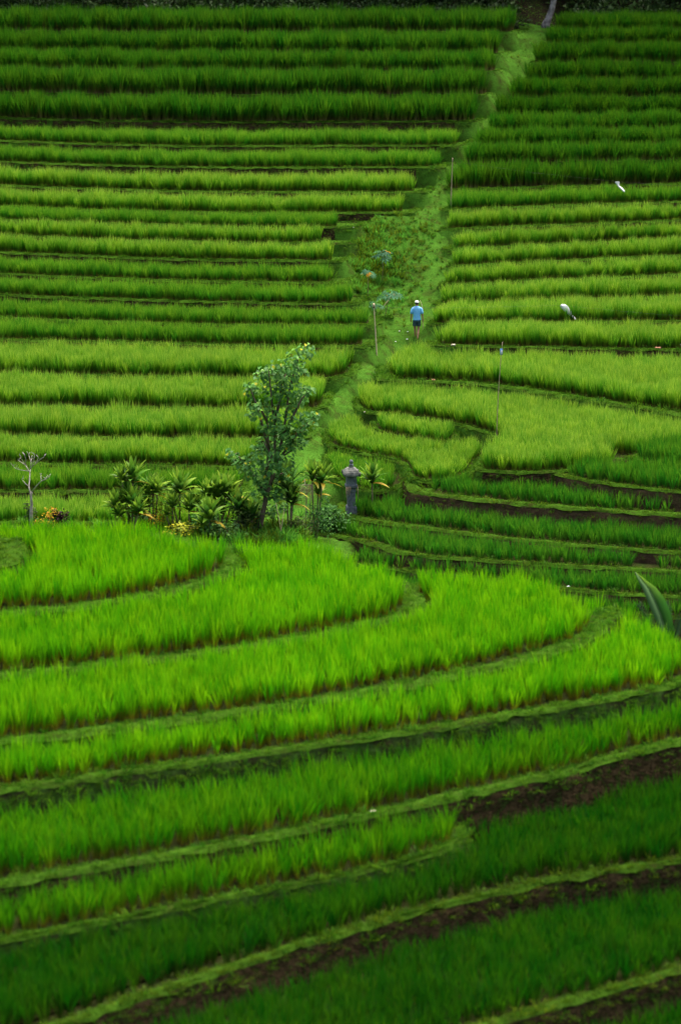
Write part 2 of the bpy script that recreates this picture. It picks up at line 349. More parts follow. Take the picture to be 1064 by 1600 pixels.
terrace('F6', [(-300, 1535), (0, 1480), (300, 1418), (600, 1360), (716, 1330), (730, 1308)], z=-19.5, back=[(740, 1240), (500, 1250), (0, 1350), (-300, 1390)], rice='mid', rh=0.76, bw=0.24, bank='green',
        label='short plot ending at the brown bank', sp=0.23, grass='near')
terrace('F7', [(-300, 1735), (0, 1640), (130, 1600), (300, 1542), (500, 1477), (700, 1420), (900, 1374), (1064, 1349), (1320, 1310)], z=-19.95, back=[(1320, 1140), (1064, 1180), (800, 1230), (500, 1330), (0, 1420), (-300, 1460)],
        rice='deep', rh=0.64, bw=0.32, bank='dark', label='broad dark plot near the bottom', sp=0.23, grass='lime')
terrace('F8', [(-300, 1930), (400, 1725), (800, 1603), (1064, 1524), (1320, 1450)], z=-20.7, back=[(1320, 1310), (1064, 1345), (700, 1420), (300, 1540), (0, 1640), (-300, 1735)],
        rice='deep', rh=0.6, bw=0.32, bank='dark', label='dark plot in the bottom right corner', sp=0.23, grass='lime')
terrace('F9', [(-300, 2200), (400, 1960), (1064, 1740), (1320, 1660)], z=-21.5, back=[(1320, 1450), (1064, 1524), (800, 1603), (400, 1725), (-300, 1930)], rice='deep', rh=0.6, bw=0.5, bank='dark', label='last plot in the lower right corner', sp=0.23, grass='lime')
TK = {t['key']: t for t in T}

def inside(poly, P):
    x, y = P[:, 0], P[:, 1]; r = np.zeros(len(P), bool)
    bb = poly.min(0), poly.max(0)
    m = (x >= bb[0][0]) & (x <= bb[1][0]) & (y >= bb[0][1]) & (y <= bb[1][1])
    if not m.any(): return r
    xs, ys = x[m], y[m]; c = np.zeros(len(xs), bool)
    x1, y1 = poly[:, 0], poly[:, 1]; x2, y2 = np.roll(x1, -1), np.roll(y1, -1)
    for k in range(len(poly)):
        if y1[k] == y2[k]: continue
        cond = (y1[k] > ys) != (y2[k] > ys)
        if not cond.any(): continue
        xi = (x2[k] - x1[k]) * (ys - y1[k]) / (y2[k] - y1[k]) + x1[k]
        c ^= cond & (xs < xi)
    r[m] = c
    return r

def edge_dist(poly, P):
    out = np.full(len(P), 1e9)
    a = poly; b = np.roll(poly, -1, 0)
    for s in range(0, len(P), 4000):
        q = P[s:s + 4000][:, None, :]
        ab = (b - a)[None]; ap = q - a[None]
        t = np.clip((ap * ab).sum(2) / np.maximum((ab * ab).sum(2), 1e-9), 0, 1)
        d = ap - t[..., None] * ab
        out[s:s + 4000] = np.sqrt((d * d).sum(2).min(1))
    return out

# ------------------------------------------------------------------ terrain between and under the terraces
GX0, GX1, GY0, GY1, GS = -36.0, 36.0, 34.0, 176.1, 0.3
gx = np.arange(GX0, GX1 + 1e-6, GS); gy = np.arange(GY0, GY1 + 1e-6, GS)
XX, YY = np.meshgrid(gx, gy)
PT = np.stack([XX.ravel(), YY.ravel()], 1)
prof = [(30, -23.0), (44, -21.6), (50, -20.4), (56, -19.2), (62, -18.4), (70, -18.0), (75, -19.0), (79, -21.6), (84, -21.5)]
prof += [(LEFT[i - 1][5] if i else 149.6, LEFT[i][5] * slope(LEFT[i][1])) for i in range(len(LEFT) - 1, -1, -1)] + [(156, -3.4), (176, 5.0)]
prof = np.array(prof)
BASE = np.interp(YY, prof[:, 0], prof[:, 1])
H = np.full(PT.shape[0], -1e3)
for t in T:
    m = inside(t['poly'], PT); H[m] = np.maximum(H[m], t['z'])
H = H.reshape(XX.shape)
known = H > -900
F = np.where(known, H, BASE)
fixed = known.copy(); fixed[0] = fixed[-1] = True; fixed[:, 0] = fixed[:, -1] = True
fixed |= (YY > 155) | (np.abs(XX) > 26)
for _ in range(900):
    G = F.copy()
    G[1:-1, 1:-1] = 0.25 * (F[:-2, 1:-1] + F[2:, 1:-1] + F[1:-1, :-2] + F[1:-1, 2:])
    F = np.where(fixed, F, G)
# gully dent and natural unevenness
def dent(u, v, Y, r, d):
    p = at_y(u, v, Y)
    return -d * np.exp(-(((XX - p.x) / r[0]) ** 2 + ((YY - p.y) / r[1]) ** 2))
F = F + dent(612, 440, 118.6, (1.3, 3.0), 0.45) + dent(600, 400, 121, (1.0, 1.5), 0.2)
un = 0.04 * np.sin(XX * 1.7 + 0.6 * YY) * np.sin(YY * 1.3 - 0.4 * XX) + 0.02 * np.sin(XX * 3.9 - YY * 2.2) + 0.012 * np.sin(YY * 5.1 + XX)
core = known.copy()
core[1:-1, 1:-1] = known[1:-1, 1:-1] & known[:-2, 1:-1] & known[2:, 1:-1] & known[1:-1, :-2] & known[1:-1, 2:]
TZ = np.where(core, H - 0.32, np.where(known, H - 0.06, F + un * (YY < 154)))
SURF = np.where(known, H, F)

def ground_z(x, y):
    i = (y - GY0) / GS; j = (x - GX0) / GS
    i0 = int(np.clip(i, 0, len(gy) - 2)); j0 = int(np.clip(j, 0, len(gx) - 2)); a, b = i - i0, j - j0
    z = TZ if not known[int(round(np.clip(i, 0, len(gy) - 1))), int(round(np.clip(j, 0, len(gx) - 1)))] else SURF
    return ZC + ((1 - a) * ((1 - b) * z[i0, j0] + b * z[i0, j0 + 1]) + a * ((1 - b) * z[i0 + 1, j0] + b * z[i0 + 1, j0 + 1]))

def hit(u, v, y0=46.0, y1=174.0):     # first ground point seen at a photo position
    d = ray(u, v); y = y0
    while y < y1:
        t = y / d[1]; x = d[0] * t
        if ZC + d[2] * t <= ground_z(x, y): return Vector((x, y, ground_z(x, y)))
        y += 0.08
    return at_y(u, v, y1)

xs = np.r_[[-420, -260, -160, -100, -70, -52, -42], gx, [42, 52, 70, 100, 160, 260, 420]]
ys = np.r_[[-60, -20, 5, 18, 26, 30], gy, [184, 198, 230, 300, 420]]
ext = np.array([[-8, -8, -9, -13, -18, -21]]).ravel()
ZG = np.zeros((len(ys), len(xs)))
px = len(xs) - 14; o_x, o_y = 7, 6
ZG[o_y:o_y + len(gy), o_x:o_x + len(gx)] = TZ
for j in range(o_x): ZG[o_y:o_y + len(gy), j] = BASE[:, 0]
for j in range(o_x + len(gx), len(xs)): ZG[o_y:o_y + len(gy), j] = BASE[:, -1]
for i in range(o_y): ZG[i, :] = ext[i]
for k, i in enumerate(range(o_y + len(gy), len(ys))): ZG[i, :] = 4 + [5, 13, 25, 40, 55][k]
mb = MB()
V = np.stack([np.repeat(xs[None], len(ys), 0), np.repeat(ys[:, None], len(xs), 1), ZG + ZC], 2).reshape(-1, 3)
nx = len(xs); ii = np.arange(len(ys) - 1)[:, None] * nx + np.arange(nx - 1)[None]
fq = np.stack([ii, ii + 1, ii + nx + 1, ii + nx], 2).reshape(-1, 4)
me = bpy.data.meshes.new('hillside'); me.from_pydata(V.tolist(), [], fq.tolist()); me.update()
me.polygons.foreach_set('use_smooth', [True] * len(me.polygons)); me.materials.append(M_turf); me.materials.append(M_litter)
fy = V[fq[:, 0], 1]; fx = V[fq[:, 0], 0]
me.polygons.foreach_set('material_index', ((fy > np.where(fx < 9.0, 149.2, 150.6)) * 1).astype(np.int32))
tag(link('hillside', me), 'grassy hillside under the terraces with the worn footpath gully', 'hillside', kind='structure')

# ------------------------------------------------------------------ terraces: muddy bed, turf bund, soil bank
SHELF = []
BANK = {'dark': M_bank_dark, 'red': M_bank_red, 'green': M_bank_green}
def offset(poly, d):
    n = len(poly); k = 2
    tg = np.roll(poly, -k, 0) - np.roll(poly, k, 0); tg /= np.maximum(np.hypot(*tg.T), 1e-6)[:, None]
    nrm = np.stack([-tg[:, 1], tg[:, 0]], 1)         # inward for counter-clockwise
    return poly + nrm * (d[:, None] if hasattr(d, '__len__') else d)
for k, t in enumerate(T):
    p = t['poly']; n = len(p); z = t['z'] + ZC; bw, bh = t['bw'], t['bh']
    r = np.random.default_rng(100 + k)
    ml = np.ones(n)
    if t['key'][0] in 'LR' and (t['rend'] is not None or t['rbeg'] is not None) and t['key'] not in ('RA', 'RB', 'R24', 'R25', 'R26'):
        xe = p[:, 0].max() if t['key'][0] == 'L' else p[:, 0].min()
        ml = 1 + 4.0 * np.clip(1 - (np.abs(p[:, 0] - xe) - 0.5) / 1.2, 0, 1)
    def ring(d, zz, jit=0.0, zj=0.0):
        q = offset(p, (d * ml if np.all(np.asarray(d) < 0) else d) + (r.normal(0, jit, n) if jit else np.zeros(n)))
        return np.column_stack([q, zz + (r.normal(0, zj, n) if zj else np.zeros(n))])
    bwv = bw * (1 + 0.22 * wob(700 + k, 0.5)(np.arange(n) * 0.33 * 1.3))
    t['bwv'] = bwv
    bed = MB(); r0 = ring(bw, z); bed.poly(r0)
    root = bed.build('rice_terrace', M_mud if t['plant'] else M_turf, smooth=False)
    tag(root, 'level muddy bed of the %s' % t['label'], 'terrace', 'terraced paddy beds', 'structure')
    b = MB(); b.quad_strip([ring(bw + 0.02, z - 0.02), ring(bwv * 0.8, z + bh, 0.02, 0.012), ring(bwv * 0.4, z + bh * 1.15, 0.02, 0.015), ring(0.1, z + bh, 0.025, 0.015), ring(0.0, z + 0.01, 0.03, 0.02)][::-1])
    b.build('grass_bund', M_grass and M_bund, root)
    w = MB(); hh = 1.5
    w.quad_strip([ring(0.02, z + 0.012, 0.015, 0.01), ring(-0.01, z - 0.1, 0.02, 0.015), ring(-0.03, z - 0.22, 0.025, 0.015), ring(-0.05, z - 0.36, 0.025, 0.015), ring(-0.08, z - 0.52, 0.03, 0.02), ring(-0.13, z - 0.8, 0.03, 0.02), ring(-0.2, z - hh)][::-1])
    wo = w.build('soil_bank', BANK[t['bank']], root, smooth=True)
    if t['key'][0] in 'LR' and t['key'] not in ('RA', 'RB', 'R24', 'R25', 'R26'):      # the ends towards the footpath are turfed over
        wo.data.materials.append(M_turf)
        xe = t['poly'][:, 0].max() if t['key'][0] == 'L' else t['poly'][:, 0].min()
        for pl in wo.data.polygons:
            if abs(pl.normal.x) > 0.4 or abs(pl.center.x - xe) < 2.0: pl.material_index = 1
    lim = t['rend'] if t['rend'] is not None else t['rbeg']
    if lim is not None:                              # grassy shelf beyond the end of the crop
        xc, yc = at_z(lim, 800 + 0 * lim, 0.0 + t['z']) if False else (0, 0)
        right = t['rend'] is not None
        q = [tuple(v_) for v_ in r0]
        def side(v_):
            f_ = v_[1] * CP - (v_[2] - ZC) * SP
            g_ = 532 + FPX * v_[0] / f_ - lim
            return g_ if right else -g_
        out_ = []
        for a_, b_ in zip(q, q[1:] + q[:1]):
            sa, sb2 = side(a_), side(b_)
            if sa >= 0: out_.append(a_)
            if (sa >= 0) != (sb2 >= 0):
                f_ = sa / (sa - sb2); out_.append(tuple(a_[k2] + (b_[k2] - a_[k2]) * f_ for k2 in range(3)))
        if len(out_) > 2:
            sh_ = MB(); sh_.poly([(v_[0], v_[1], v_[2] + 0.012) for v_ in out_]); sh_.build('grass_shelf', M_bund, root, smooth=False)
            SHELF.append((np.array(out_)[:, :2], t['z']))

# ------------------------------------------------------------------ plants scattered by geometry nodes
def blade(mb, base, az, length, lean, droop, width, segs=3, twist=0.0):
    d = Vector((math.cos(az), math.sin(az), 0)); s = Vector((-math.sin(az + twist), math.cos(az + twist), 0))
    b = len(mb.v); ang = lean; p = Vector(base); step = length / segs
    for k in range(segs + 1):
        f = k / segs; w = width * (0.65 + 0.5 * f if f < 0.5 else 1.8 * (1 - f) ** 0.75) * 0.5
        if k == segs: mb.v.append(tuple(p)); mb.a.append(f)
        else:
            mb.v.append(tuple(p - s * w)); mb.v.append(tuple(p + s * w)); mb.a += [f, f]
        p = p + (Vector((0, 0, 1)) * math.cos(ang) + d * math.sin(ang)) * step
        ang += droop / segs * (0.4 + 1.2 * f)
    for k in range(segs - 1): mb.f.append((b + 2 * k, b + 2 * k + 1, b + 2 * k + 3, b + 2 * k + 2))
    e = b + 2 * (segs - 1); mb.f.append((e, e + 1, e + 2))

def clump(name, mat, seed, n, h, lean, droop, width, spread=0.05):
    r = random.Random(seed); mb = MB()
    for i in range(n):
        a = r.uniform(0, 6.283); rad = spread * math.sqrt(r.random()); q = r.random()
        blade(mb, (rad * math.cos(a), rad * math.sin(a), 0), a + r.uniform(-0.6, 0.6), h * r.uniform(0.6, 1.1), lean * (0.15 + q * 1.0), droop * r.uniform(0.2, 1.3), width * r.uniform(0.75, 1.25), twist=r.uniform(-0.9, 0.9))
    me = mb.mesh(name, True, True); me.materials.append(mat)
    return bpy.data.objects.new(name, me)

def pool(name, mats, seeds, **kw):
    col = bpy.data.collections.new(name)
    for m in mats:
        for s in range(seeds): col.objects.link(clump('%s_%d' % (name, len(col.objects)), m, s * 13 + len(name), **kw))
    return col
POOL = {}
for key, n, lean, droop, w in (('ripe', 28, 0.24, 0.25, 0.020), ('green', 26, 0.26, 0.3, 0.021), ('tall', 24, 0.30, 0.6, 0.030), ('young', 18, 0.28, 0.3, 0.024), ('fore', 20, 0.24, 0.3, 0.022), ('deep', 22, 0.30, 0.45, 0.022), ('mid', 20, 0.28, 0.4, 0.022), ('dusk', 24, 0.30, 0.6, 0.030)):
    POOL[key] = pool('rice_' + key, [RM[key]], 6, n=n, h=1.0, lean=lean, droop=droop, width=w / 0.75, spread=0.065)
POOL['grass'] = pool('turf_tuft', [M_grass], 5, n=16, h=1.0, lean=0.9, droop=1.3, width=0.14, spread=0.7)
POOL['path'] = pool('path_tuft', [M_path], 5, n=16, h=1.0, lean=0.9, droop=1.3, width=0.14, spread=0.7)
POOL['near'] = pool('near_tuft', [M_near], 6, n=16, h=1.0, lean=0.8, droop=1.3, width=0.12, spread=0.7)
POOL['lime'] = pool('lime_tuft', [M_grass_lime, M_grass], 4, n=16, h=1.0, lean=0.9, droop=1.3, width=0.14, spread=0.7)
POOL['weed'] = pool('weed_tuft', [M_weed, M_grass_lime], 4, n=18, h=1.0, lean=0.7, droop=1.5, width=0.07, spread=0.16)

def scatter_group(name, col):
    g = bpy.data.node_groups.new(name, 'GeometryNodeTree')
    g.interface.new_socket('Geometry', in_out='INPUT', socket_type='NodeSocketGeometry')
    g.interface.new_socket('Geometry', in_out='OUTPUT', socket_type='NodeSocketGeometry')
    i, o = g.nodes.new('NodeGroupInput'), g.nodes.new('NodeGroupOutput')
    ci = g.nodes.new('GeometryNodeCollectionInfo'); ci.inputs['Collection'].default_value = col
    ci.inputs['Separate Children'].default_value = True; ci.inputs['Reset Children'].default_value = True
    ip = g.nodes.new('GeometryNodeInstanceOnPoints'); ip.inputs['Pick Instance'].default_value = True
    def na(n_, ty):
        a = g.nodes.new('GeometryNodeInputNamedAttribute'); a.data_type = ty; a.inputs['Name'].default_value = n_; return a.outputs['Attribute']
    e = g.nodes.new('FunctionNodeEulerToRotation')
    l = g.links.new
    l(i.outputs[0], ip.inputs['Points']); l(ci.outputs[0], ip.inputs['Instance'])
    l(na('idx', 'INT'), ip.inputs['Instance Index']); l(na('rot', 'FLOAT_VECTOR'), e.inputs[0]); l(e.outputs[0], ip.inputs['Rotation'])
    l(na('scl', 'FLOAT_VECTOR'), ip.inputs['Scale']); l(ip.outputs[0], o.inputs[0])
    return g
GRP = {k: scatter_group('scatter_' + k, c) for k, c in POOL.items()}

def scatter(name, key, P, scl, rot, seed):
    r = np.random.default_rng(seed); n = len(P)
    me = bpy.data.meshes.new(name); me.vertices.add(n); me.vertices.foreach_set('co', np.asarray(P, np.float32).ravel())
    a = me.attributes.new('scl', 'FLOAT_VECTOR', 'POINT'); a.data.foreach_set('vector', np.asarray(scl, np.float32).ravel())
    a = me.attributes.new('rot', 'FLOAT_VECTOR', 'POINT'); a.data.foreach_set('vector', np.asarray(rot, np.float32).ravel())
    a = me.attributes.new('idx', 'INT', 'POINT'); a.data.foreach_set('value', r.integers(0, len(POOL[key].objects), n).astype(np.int32))
    o = link(name, me); md = o.modifiers.new('scatter', 'NODES'); md.node_group = GRP[key]
    return o

def px_of(P, z):                       # photo column and row of plan points at level z
    x, y = P[:, 0], P[:, 1]
    f = y * CP - z * SP; up = y * SP + z * CP
    return 532 + FPX * x / f, 800 - FPX * up / f

LOOK = {'ripe': 'yellow tipped rice', 'green': 'mid green rice', 'tall': 'tall dark leafy rice with painted edge falloff', 'young': 'young deep green rice', 'fore': 'bright lime green rice', 'deep': 'deep green rice', 'mid': 'mid green rice', 'dusk': 'tall dark rice with painted corner falloff'}  # deep and mid also carry painted edge dimming
GAPS = [(1008, 872, 0.55)]
ntot = 0
for k, t in enumerate(T):
    if not t['plant']: continue
    p = t['poly']; r = np.random.default_rng(500 + k); s = t['sp']
    lo, hi = p.min(0), p.max(0)
    X, Y = np.meshgrid(np.arange(lo[0], hi[0], s), np.arange(lo[1], hi[1], s))
    P = np.stack([X.ravel(), Y.ravel()], 1) + r.normal(0, 0.035, (X.size, 2))
    u, v = px_of(P, t['z'])
    m = (u > -190) & (u < 1254) & (v < 1720)
    if t['rend'] is not None: m &= u < t['rend'] + r.normal(0, 2, len(u))
    if t['rbeg'] is not None: m &= u > t['rbeg'] + r.normal(0, 2, len(u))
    P = P[m]; P = P[inside(p, P)]
    w_ = wob(1700 + k, 0.07 if t['bw'] > 0.3 else 0.03)
    P = P[edge_dist(p, P) > t['bw'] + 0.05 + w_(P[:, 0] * 1.6 + P[:, 1] * 0.9)]
    for q in T:
        if q['z'] > t['z'] + 1e-6 and len(P):
            ql, qh = q['poly'].min(0) - 0.4, q['poly'].max(0) + 0.4
            near = np.all((P > ql) & (P < qh), 1)
            if near.any():
                idx = np.where(near)[0]
                bad = inside(q['poly'], P[idx]) | (edge_dist(q['poly'], P[idx]) < {'F8': .34, 'F9': .34, 'R25': .34, 'R26': .34, 'F5': .5, 'R21': .42, 'R22': .42, 'R23': .42}.get(t['key'], 0.26))
                P = np.delete(P, idx[bad], 0)
    if t['key'] == 'R20':
        u, v = px_of(P, t['z']); P = P[~((u > 955) & (v > 708 + (u - 955) * 0.2))]
    if t['key'] == 'R26':
        u, v = px_of(P, t['z']); P = P[~((u > 985) & (u < 1030))]
    P = P[r.random(len(P)) > 0.03]
    n = len(P)
    if n < 4: continue
    ntot += n
    ph = r.uniform(0, 6, 3)
    hv = 1 + 0.06 * np.sin(P[:, 0] * 0.9 + ph[0]) * np.sin(P[:, 1] * 1.1 + ph[1]) + 0.05 * np.sin(P[:, 0] * 2.7 + ph[2])
    sz = t['rh'] / 0.95 * hv * r.uniform(0.78, 1.14, n)
    sx = (0.55 + 0.45 * t['rh']) * r.uniform(0.85, 1.2, n) * 0.95
    w1_, w2_ = wob(2100 + k, 0.05), wob(2200 + k, 0.05)
    rot = np.column_stack([r.normal(0, 0.07, n) + w1_(P[:, 0] * 1.2 + P[:, 1] * .4), r.normal(0.02, 0.07, n) + w2_(P[:, 1] * 1.1 - P[:, 0] * .7), r.uniform(0, 6.283, n)])
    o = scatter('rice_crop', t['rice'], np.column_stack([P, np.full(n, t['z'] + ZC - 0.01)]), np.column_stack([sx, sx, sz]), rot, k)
    tag(o, '%s on the %s' % (LOOK[t['rice']], t['label']), 'rice', 'rice standing in the terraces', 'stuff')
print('rice clumps', ntot)

# turf on the bunds
for gk in ('grass', 'lime', 'near'):
    PP = []; SS = []
    for k, t in enumerate(T):
        if t['grass'] != gk: continue
        p = resample(t['poly'], 0.05); r = np.random.default_rng(900 + k)
        near = t['key'][0] == 'F'
        for rep in range(5 if near else 3):
            off = r.uniform(-0.1, t['bw'], len(p)); q = offset(p, off)
            q = q + r.normal(0, 0.03, q.shape)
            u, v = px_of(q, t['z'])
            keep = (u > -120) & (u < 1184) & (v < 1700) & (r.random(len(q)) < 0.6)
            # hidden under a higher terrace
            q, off = q[keep], off[keep]
            for o_ in T:
                if o_['z'] > t['z'] and len(q):
                    l_, h_ = o_['poly'].min(0), o_['poly'].max(0)
                    if (q.max(0) < l_).any() or (q.min(0) > h_).any(): continue
                    kk = ~inside(o_['poly'], q); q, off = q[kk], off[kk]
            if not len(q): continue
            zz = t['z'] + ZC + np.where(off < 0.05, off * 2.2 - 0.02, t['bh'] * 0.9)
            PP.append(np.column_stack([q, zz])); SS.append(np.full(len(q), (0.085 if near else 0.075) * t['gl']) * r.uniform(0.5, 1.25, len(q)) * np.where(r.random(len(q)) < 0.06, 2.2, 1.0))
    PP = np.vstack(PP); SS = np.concatenate(SS); n = len(PP); r = np.random.default_rng(3)
    rot = np.column_stack([r.normal(0, 0.2, n), r.normal(0, 0.2, n), r.uniform(0, 6.28, n)])
    o = scatter('bund_grass', gk, PP, np.column_stack([SS, SS, SS]), rot, 5)
    tag(o, {'grass': 'short turf along the edges of the far terraces', 'lime': 'short lime green turf along the edges of the lower plots', 'near': 'soft bright turf along the edges of the near knoll'}[gk], 'grass', kind='stuff')
    print('bund grass', gk, n)

# weeds hanging on the soil banks
PP = []; SS = []
for k, t in enumerate(T):
    p = resample(t['poly'], 0.12 if t['bank'] == 'green' else 0.3); r = np.random.default_rng(1300 + k)
    for rep in range(3 if t['bank'] == 'green' else 2):
        dz = r.uniform(0.05, 0.6, len(p)) ** 1.0; q = offset(p, -0.02 - 0.16 * dz)
        u, v = px_of(q, t['z']); keep = (u > -60) & (u < 1124) & (v < 1650) & (r.random(len(q)) < (0.7 if t['bank'] == 'green' else 0.55)); q, dz = q[keep], dz[keep]
        for o_ in T:
            if o_['z'] > t['z'] - 0.02 and o_ is not t and len(q):
                kk = ~inside(o_['poly'], q); q, dz = q[kk], dz[kk]
        if len(q):
            PP.append(np.column_stack([q, t['z'] + ZC - dz])); SS.append(r.uniform(0.05, 0.13, len(q)))
PP = np.vstack(PP); SS = np.concatenate(SS); n = len(PP); r = np.random.default_rng(4)
o = scatter('bank_weeds', 'grass', PP, np.column_stack([SS, SS, SS]), np.column_stack([r.normal(0.5, 0.3, n), r.normal(0, 0.3, n), r.normal(0, 0.5, n)]), 6)
tag(o, 'sparse weeds growing out of the soil banks', 'weeds', kind='stuff')

# turf on the footpath and hillside between the plots
def free_points(n, lo, hi, seed, dens=None):
    r = np.random.default_rng(seed)
    P = r.uniform(lo, hi, (n, 2))
    i = ((P[:, 1] - GY0) / GS).round().astype(int); j = ((P[:, 0] - GX0) / GS).round().astype(int)
    P = P[~known[i, j]]
    u, v = px_of(P, np.array([ground_z(*q) - ZC for q in P]))
    return P[(u > -100) & (u < 1164) & (v > -30)]
SP_ = []
rs_ = np.random.default_rng(77)
for q_, z_ in SHELF:
    lo_, hi_ = q_.min(0), q_.max(0); k_ = rs_.uniform(lo_, hi_, (int(60 * np.prod(hi_ - lo_)) + 4, 2)); k_ = k_[inside(q_, k_)]
    u_, v_ = px_of(k_, z_); k_ = k_[(u_ > -60) & (u_ < 1124)]
    SP_.append(np.column_stack([k_, np.full(len(k_), z_ + ZC + 0.01)]))
for t in T:
    if t['key'][0] in 'LR' and (t['rend'] is not None or t['rbeg'] is not None) and t['key'] not in ('RA', 'RB', 'R24', 'R25', 'R26'):
        p_ = resample(t['poly'], 0.05); xe = p_[:, 0].max() if t['key'][0] == 'L' else p_[:, 0].min()
        p_ = p_[np.abs(p_[:, 0] - xe) < 2.2]
        for rep_ in range(4):
            dz = rs_.uniform(0.0, 0.7, len(p_)); k_ = p_ + rs_.normal(0, .03, p_.shape)
            c_ = t['poly'].mean(0)[None] - k_; c_ /= np.maximum(np.hypot(*c_.T), 1e-6)[:, None]
            SP_.append(np.column_stack([k_ - c_ * 0.05 - np.array([0, 0.12]) * dz[:, None], t['z'] + ZC - dz]))
SP_ = np.vstack(SP_)
P = free_points(170000, (-14, 80), (19, 154), 21)
z = np.array([ground_z(*q) for q in P]); n = len(P); r = np.random.default_rng(8)
S = r.uniform(0.04, 0.085, n)
PQ = np.vstack([np.column_stack([P, z - 0.005]), SP_]); n = len(PQ); S = r.uniform(0.025, 0.055, n)
o = scatter('path_grass', 'path', PQ, np.column_stack([S, S, S]), np.column_stack([r.normal(0, .2, n), r.normal(0, .2, n), r.uniform(0, 6.28, n)]), 9)
tag(o, 'short trodden grass on the footpath and its slopes', 'grass', kind='stuff')
print('path grass', n)

# ------------------------------------------------------------------ leaf shapes and shared pieces
M_cord = leaf_mat('cordyline_leaf', [(0, (0.09, 0.13, 0.010)), (0.4, (0.070, 0.17, 0.012)), (1, (0.155, 0.27, 0.024))], transl=0.35, gloss=0.008, rough=0.35, vary=0.5)
M_cord_dark = leaf_mat('cordyline_leaf_dark', [(0, (0.03, 0.06, 0.01)), (0.5, (0.035, 0.10, 0.012)), (1, (0.07, 0.17, 0.018))], transl=0.3, gloss=0.008, rough=0.35, vary=0.4)
M_cord_yel = leaf_mat('cordyline_leaf_yellow', [(0, (0.22, 0.13, 0.01)), (0.5, (0.28, 0.22, 0.02)), (1, (0.22, 0.23, 0.05))], transl=0.25, gloss=0.008, vary=0.3)
M_tree = leaf_mat('tree_leaf', [(0, (0.026, 0.105, 0.022)), (0.5, (0.042, 0.170, 0.036)), (1, (0.11, 0.29, 0.045))], transl=0.4, gloss=0.008, rough=0.4, vary=0.3)
M_papaya = leaf_mat('papaya_leaf', [(0, (0.04, 0.11, 0.05)), (0.5, (0.055, 0.16, 0.075)), (1, (0.07, 0.20, 0.08))], transl=0.3, gloss=0.008, vary=0.4)
M_orange = leaf_mat('orange_leaf', [(0, (0.30, 0.12, 0.01)), (0.5, (0.45, 0.24, 0.01)), (1, (0.40, 0.33, 0.02))], transl=0.3, gloss=0.008, vary=0.5)
M_gold = leaf_mat('golden_leaf', [(0, (0.10, 0.14, 0.01)), (0.5, (0.22, 0.26, 0.012)), (1, (0.42, 0.38, 0.02))], transl=0.3, gloss=0.008, vary=0.5)
M_wine = leaf_mat('burgundy_leaf', [(0, (0.016, 0.008, 0.010)), (0.5, (0.024, 0.010, 0.014)), (1, (0.045, 0.018, 0.02))], transl=0.2, gloss=0.008, vary=0.5)
M_bush = leaf_mat('bush_leaf', [(0, (0.02, 0.06, 0.015)), (0.5, (0.035, 0.12, 0.025)), (1, (0.07, 0.19, 0.03))], transl=0.3, gloss=0.008, vary=0.5)
M_bush_dark = leaf_mat('dark_bush_leaf', [(0, (0.015, 0.03, 0.008)), (0.5, (0.022, 0.055, 0.012)), (1, (0.05, 0.075, 0.012))], transl=0.25, gloss=0.008, vary=0.5)
M_forest = leaf_mat('forest_leaf', [(0, (0.010, 0.022, 0.007)), (0.5, (0.014, 0.036, 0.009)), (1, (0.025, 0.055, 0.012))], transl=0.2, gloss=0.008, vary=0.6)
M_palm = leaf_mat('palm_leaf', [(0, (0.008, 0.035, 0.004)), (0.45, (0.009, 0.045, 0.005)), (1, (0.05, 0.10, 0.008))], transl=0.06, gloss=0.008, rough=0.4)
M_palm_pale = leaf_mat('palm_leaf_underside', [(0, (0.03, 0.07, 0.030)), (1, (0.055, 0.12, 0.040))], transl=0.08, gloss=0.008, rough=0.35)
M_bark = solid_mat('bark', (0.045, 0.032, 0.022), (0.12, 0.085, 0.06), scale=7, rough=0.9, bump=0.7, zs=0.4)
M_bark_pale = solid_mat('bare_pale_bark', (0.13, 0.115, 0.10), (0.30, 0.27, 0.245), scale=9, rough=0.85, bump=0.4)
M_bark_forest = solid_mat('forest_bark', (0.03, 0.024, 0.018), (0.09, 0.075, 0.06), scale=6, rough=0.9, bump=0.7, zs=0.4)
M_stem = solid_mat('plant_stem', (0.07, 0.06, 0.03), (0.15, 0.13, 0.07), scale=14, rough=0.8)
M_stone = solid_mat('andesite', (0.042, 0.052, 0.060), (0.105, 0.120, 0.132), scale=9, rough=0.85, bump=0.6)
M_stone_moss = solid_mat('andesite_lichened', (0.042, 0.048, 0.047), (0.15, 0.152, 0.135), scale=7, rough=0.9, bump=0.7)
M_dry = solid_mat('dried_palm_strand', (0.30, 0.21, 0.12), (0.42, 0.31, 0.20), scale=14, rough=0.8)
M_plastic = solid_mat('white_plastic', (0.45, 0.47, 0.49), (0.58, 0.60, 0.61), scale=5, rough=0.4, bump=0.1, spec=0.4)
M_blue = solid_mat('blue_plastic', (0.10, 0.28, 0.60), (0.20, 0.40, 0.70), scale=5, rough=0.4, bump=0.1)
M_string = solid_mat('string', (0.06, 0.06, 0.05), (0.10, 0.10, 0.08), scale=20)
M_brick = solid_mat('fired_clay', (0.30, 0.13, 0.07), (0.42, 0.20, 0.12), scale=20)
M_pebble = solid_mat('pale_stone', (0.35, 0.30, 0.24), (0.50, 0.44, 0.36), scale=20)

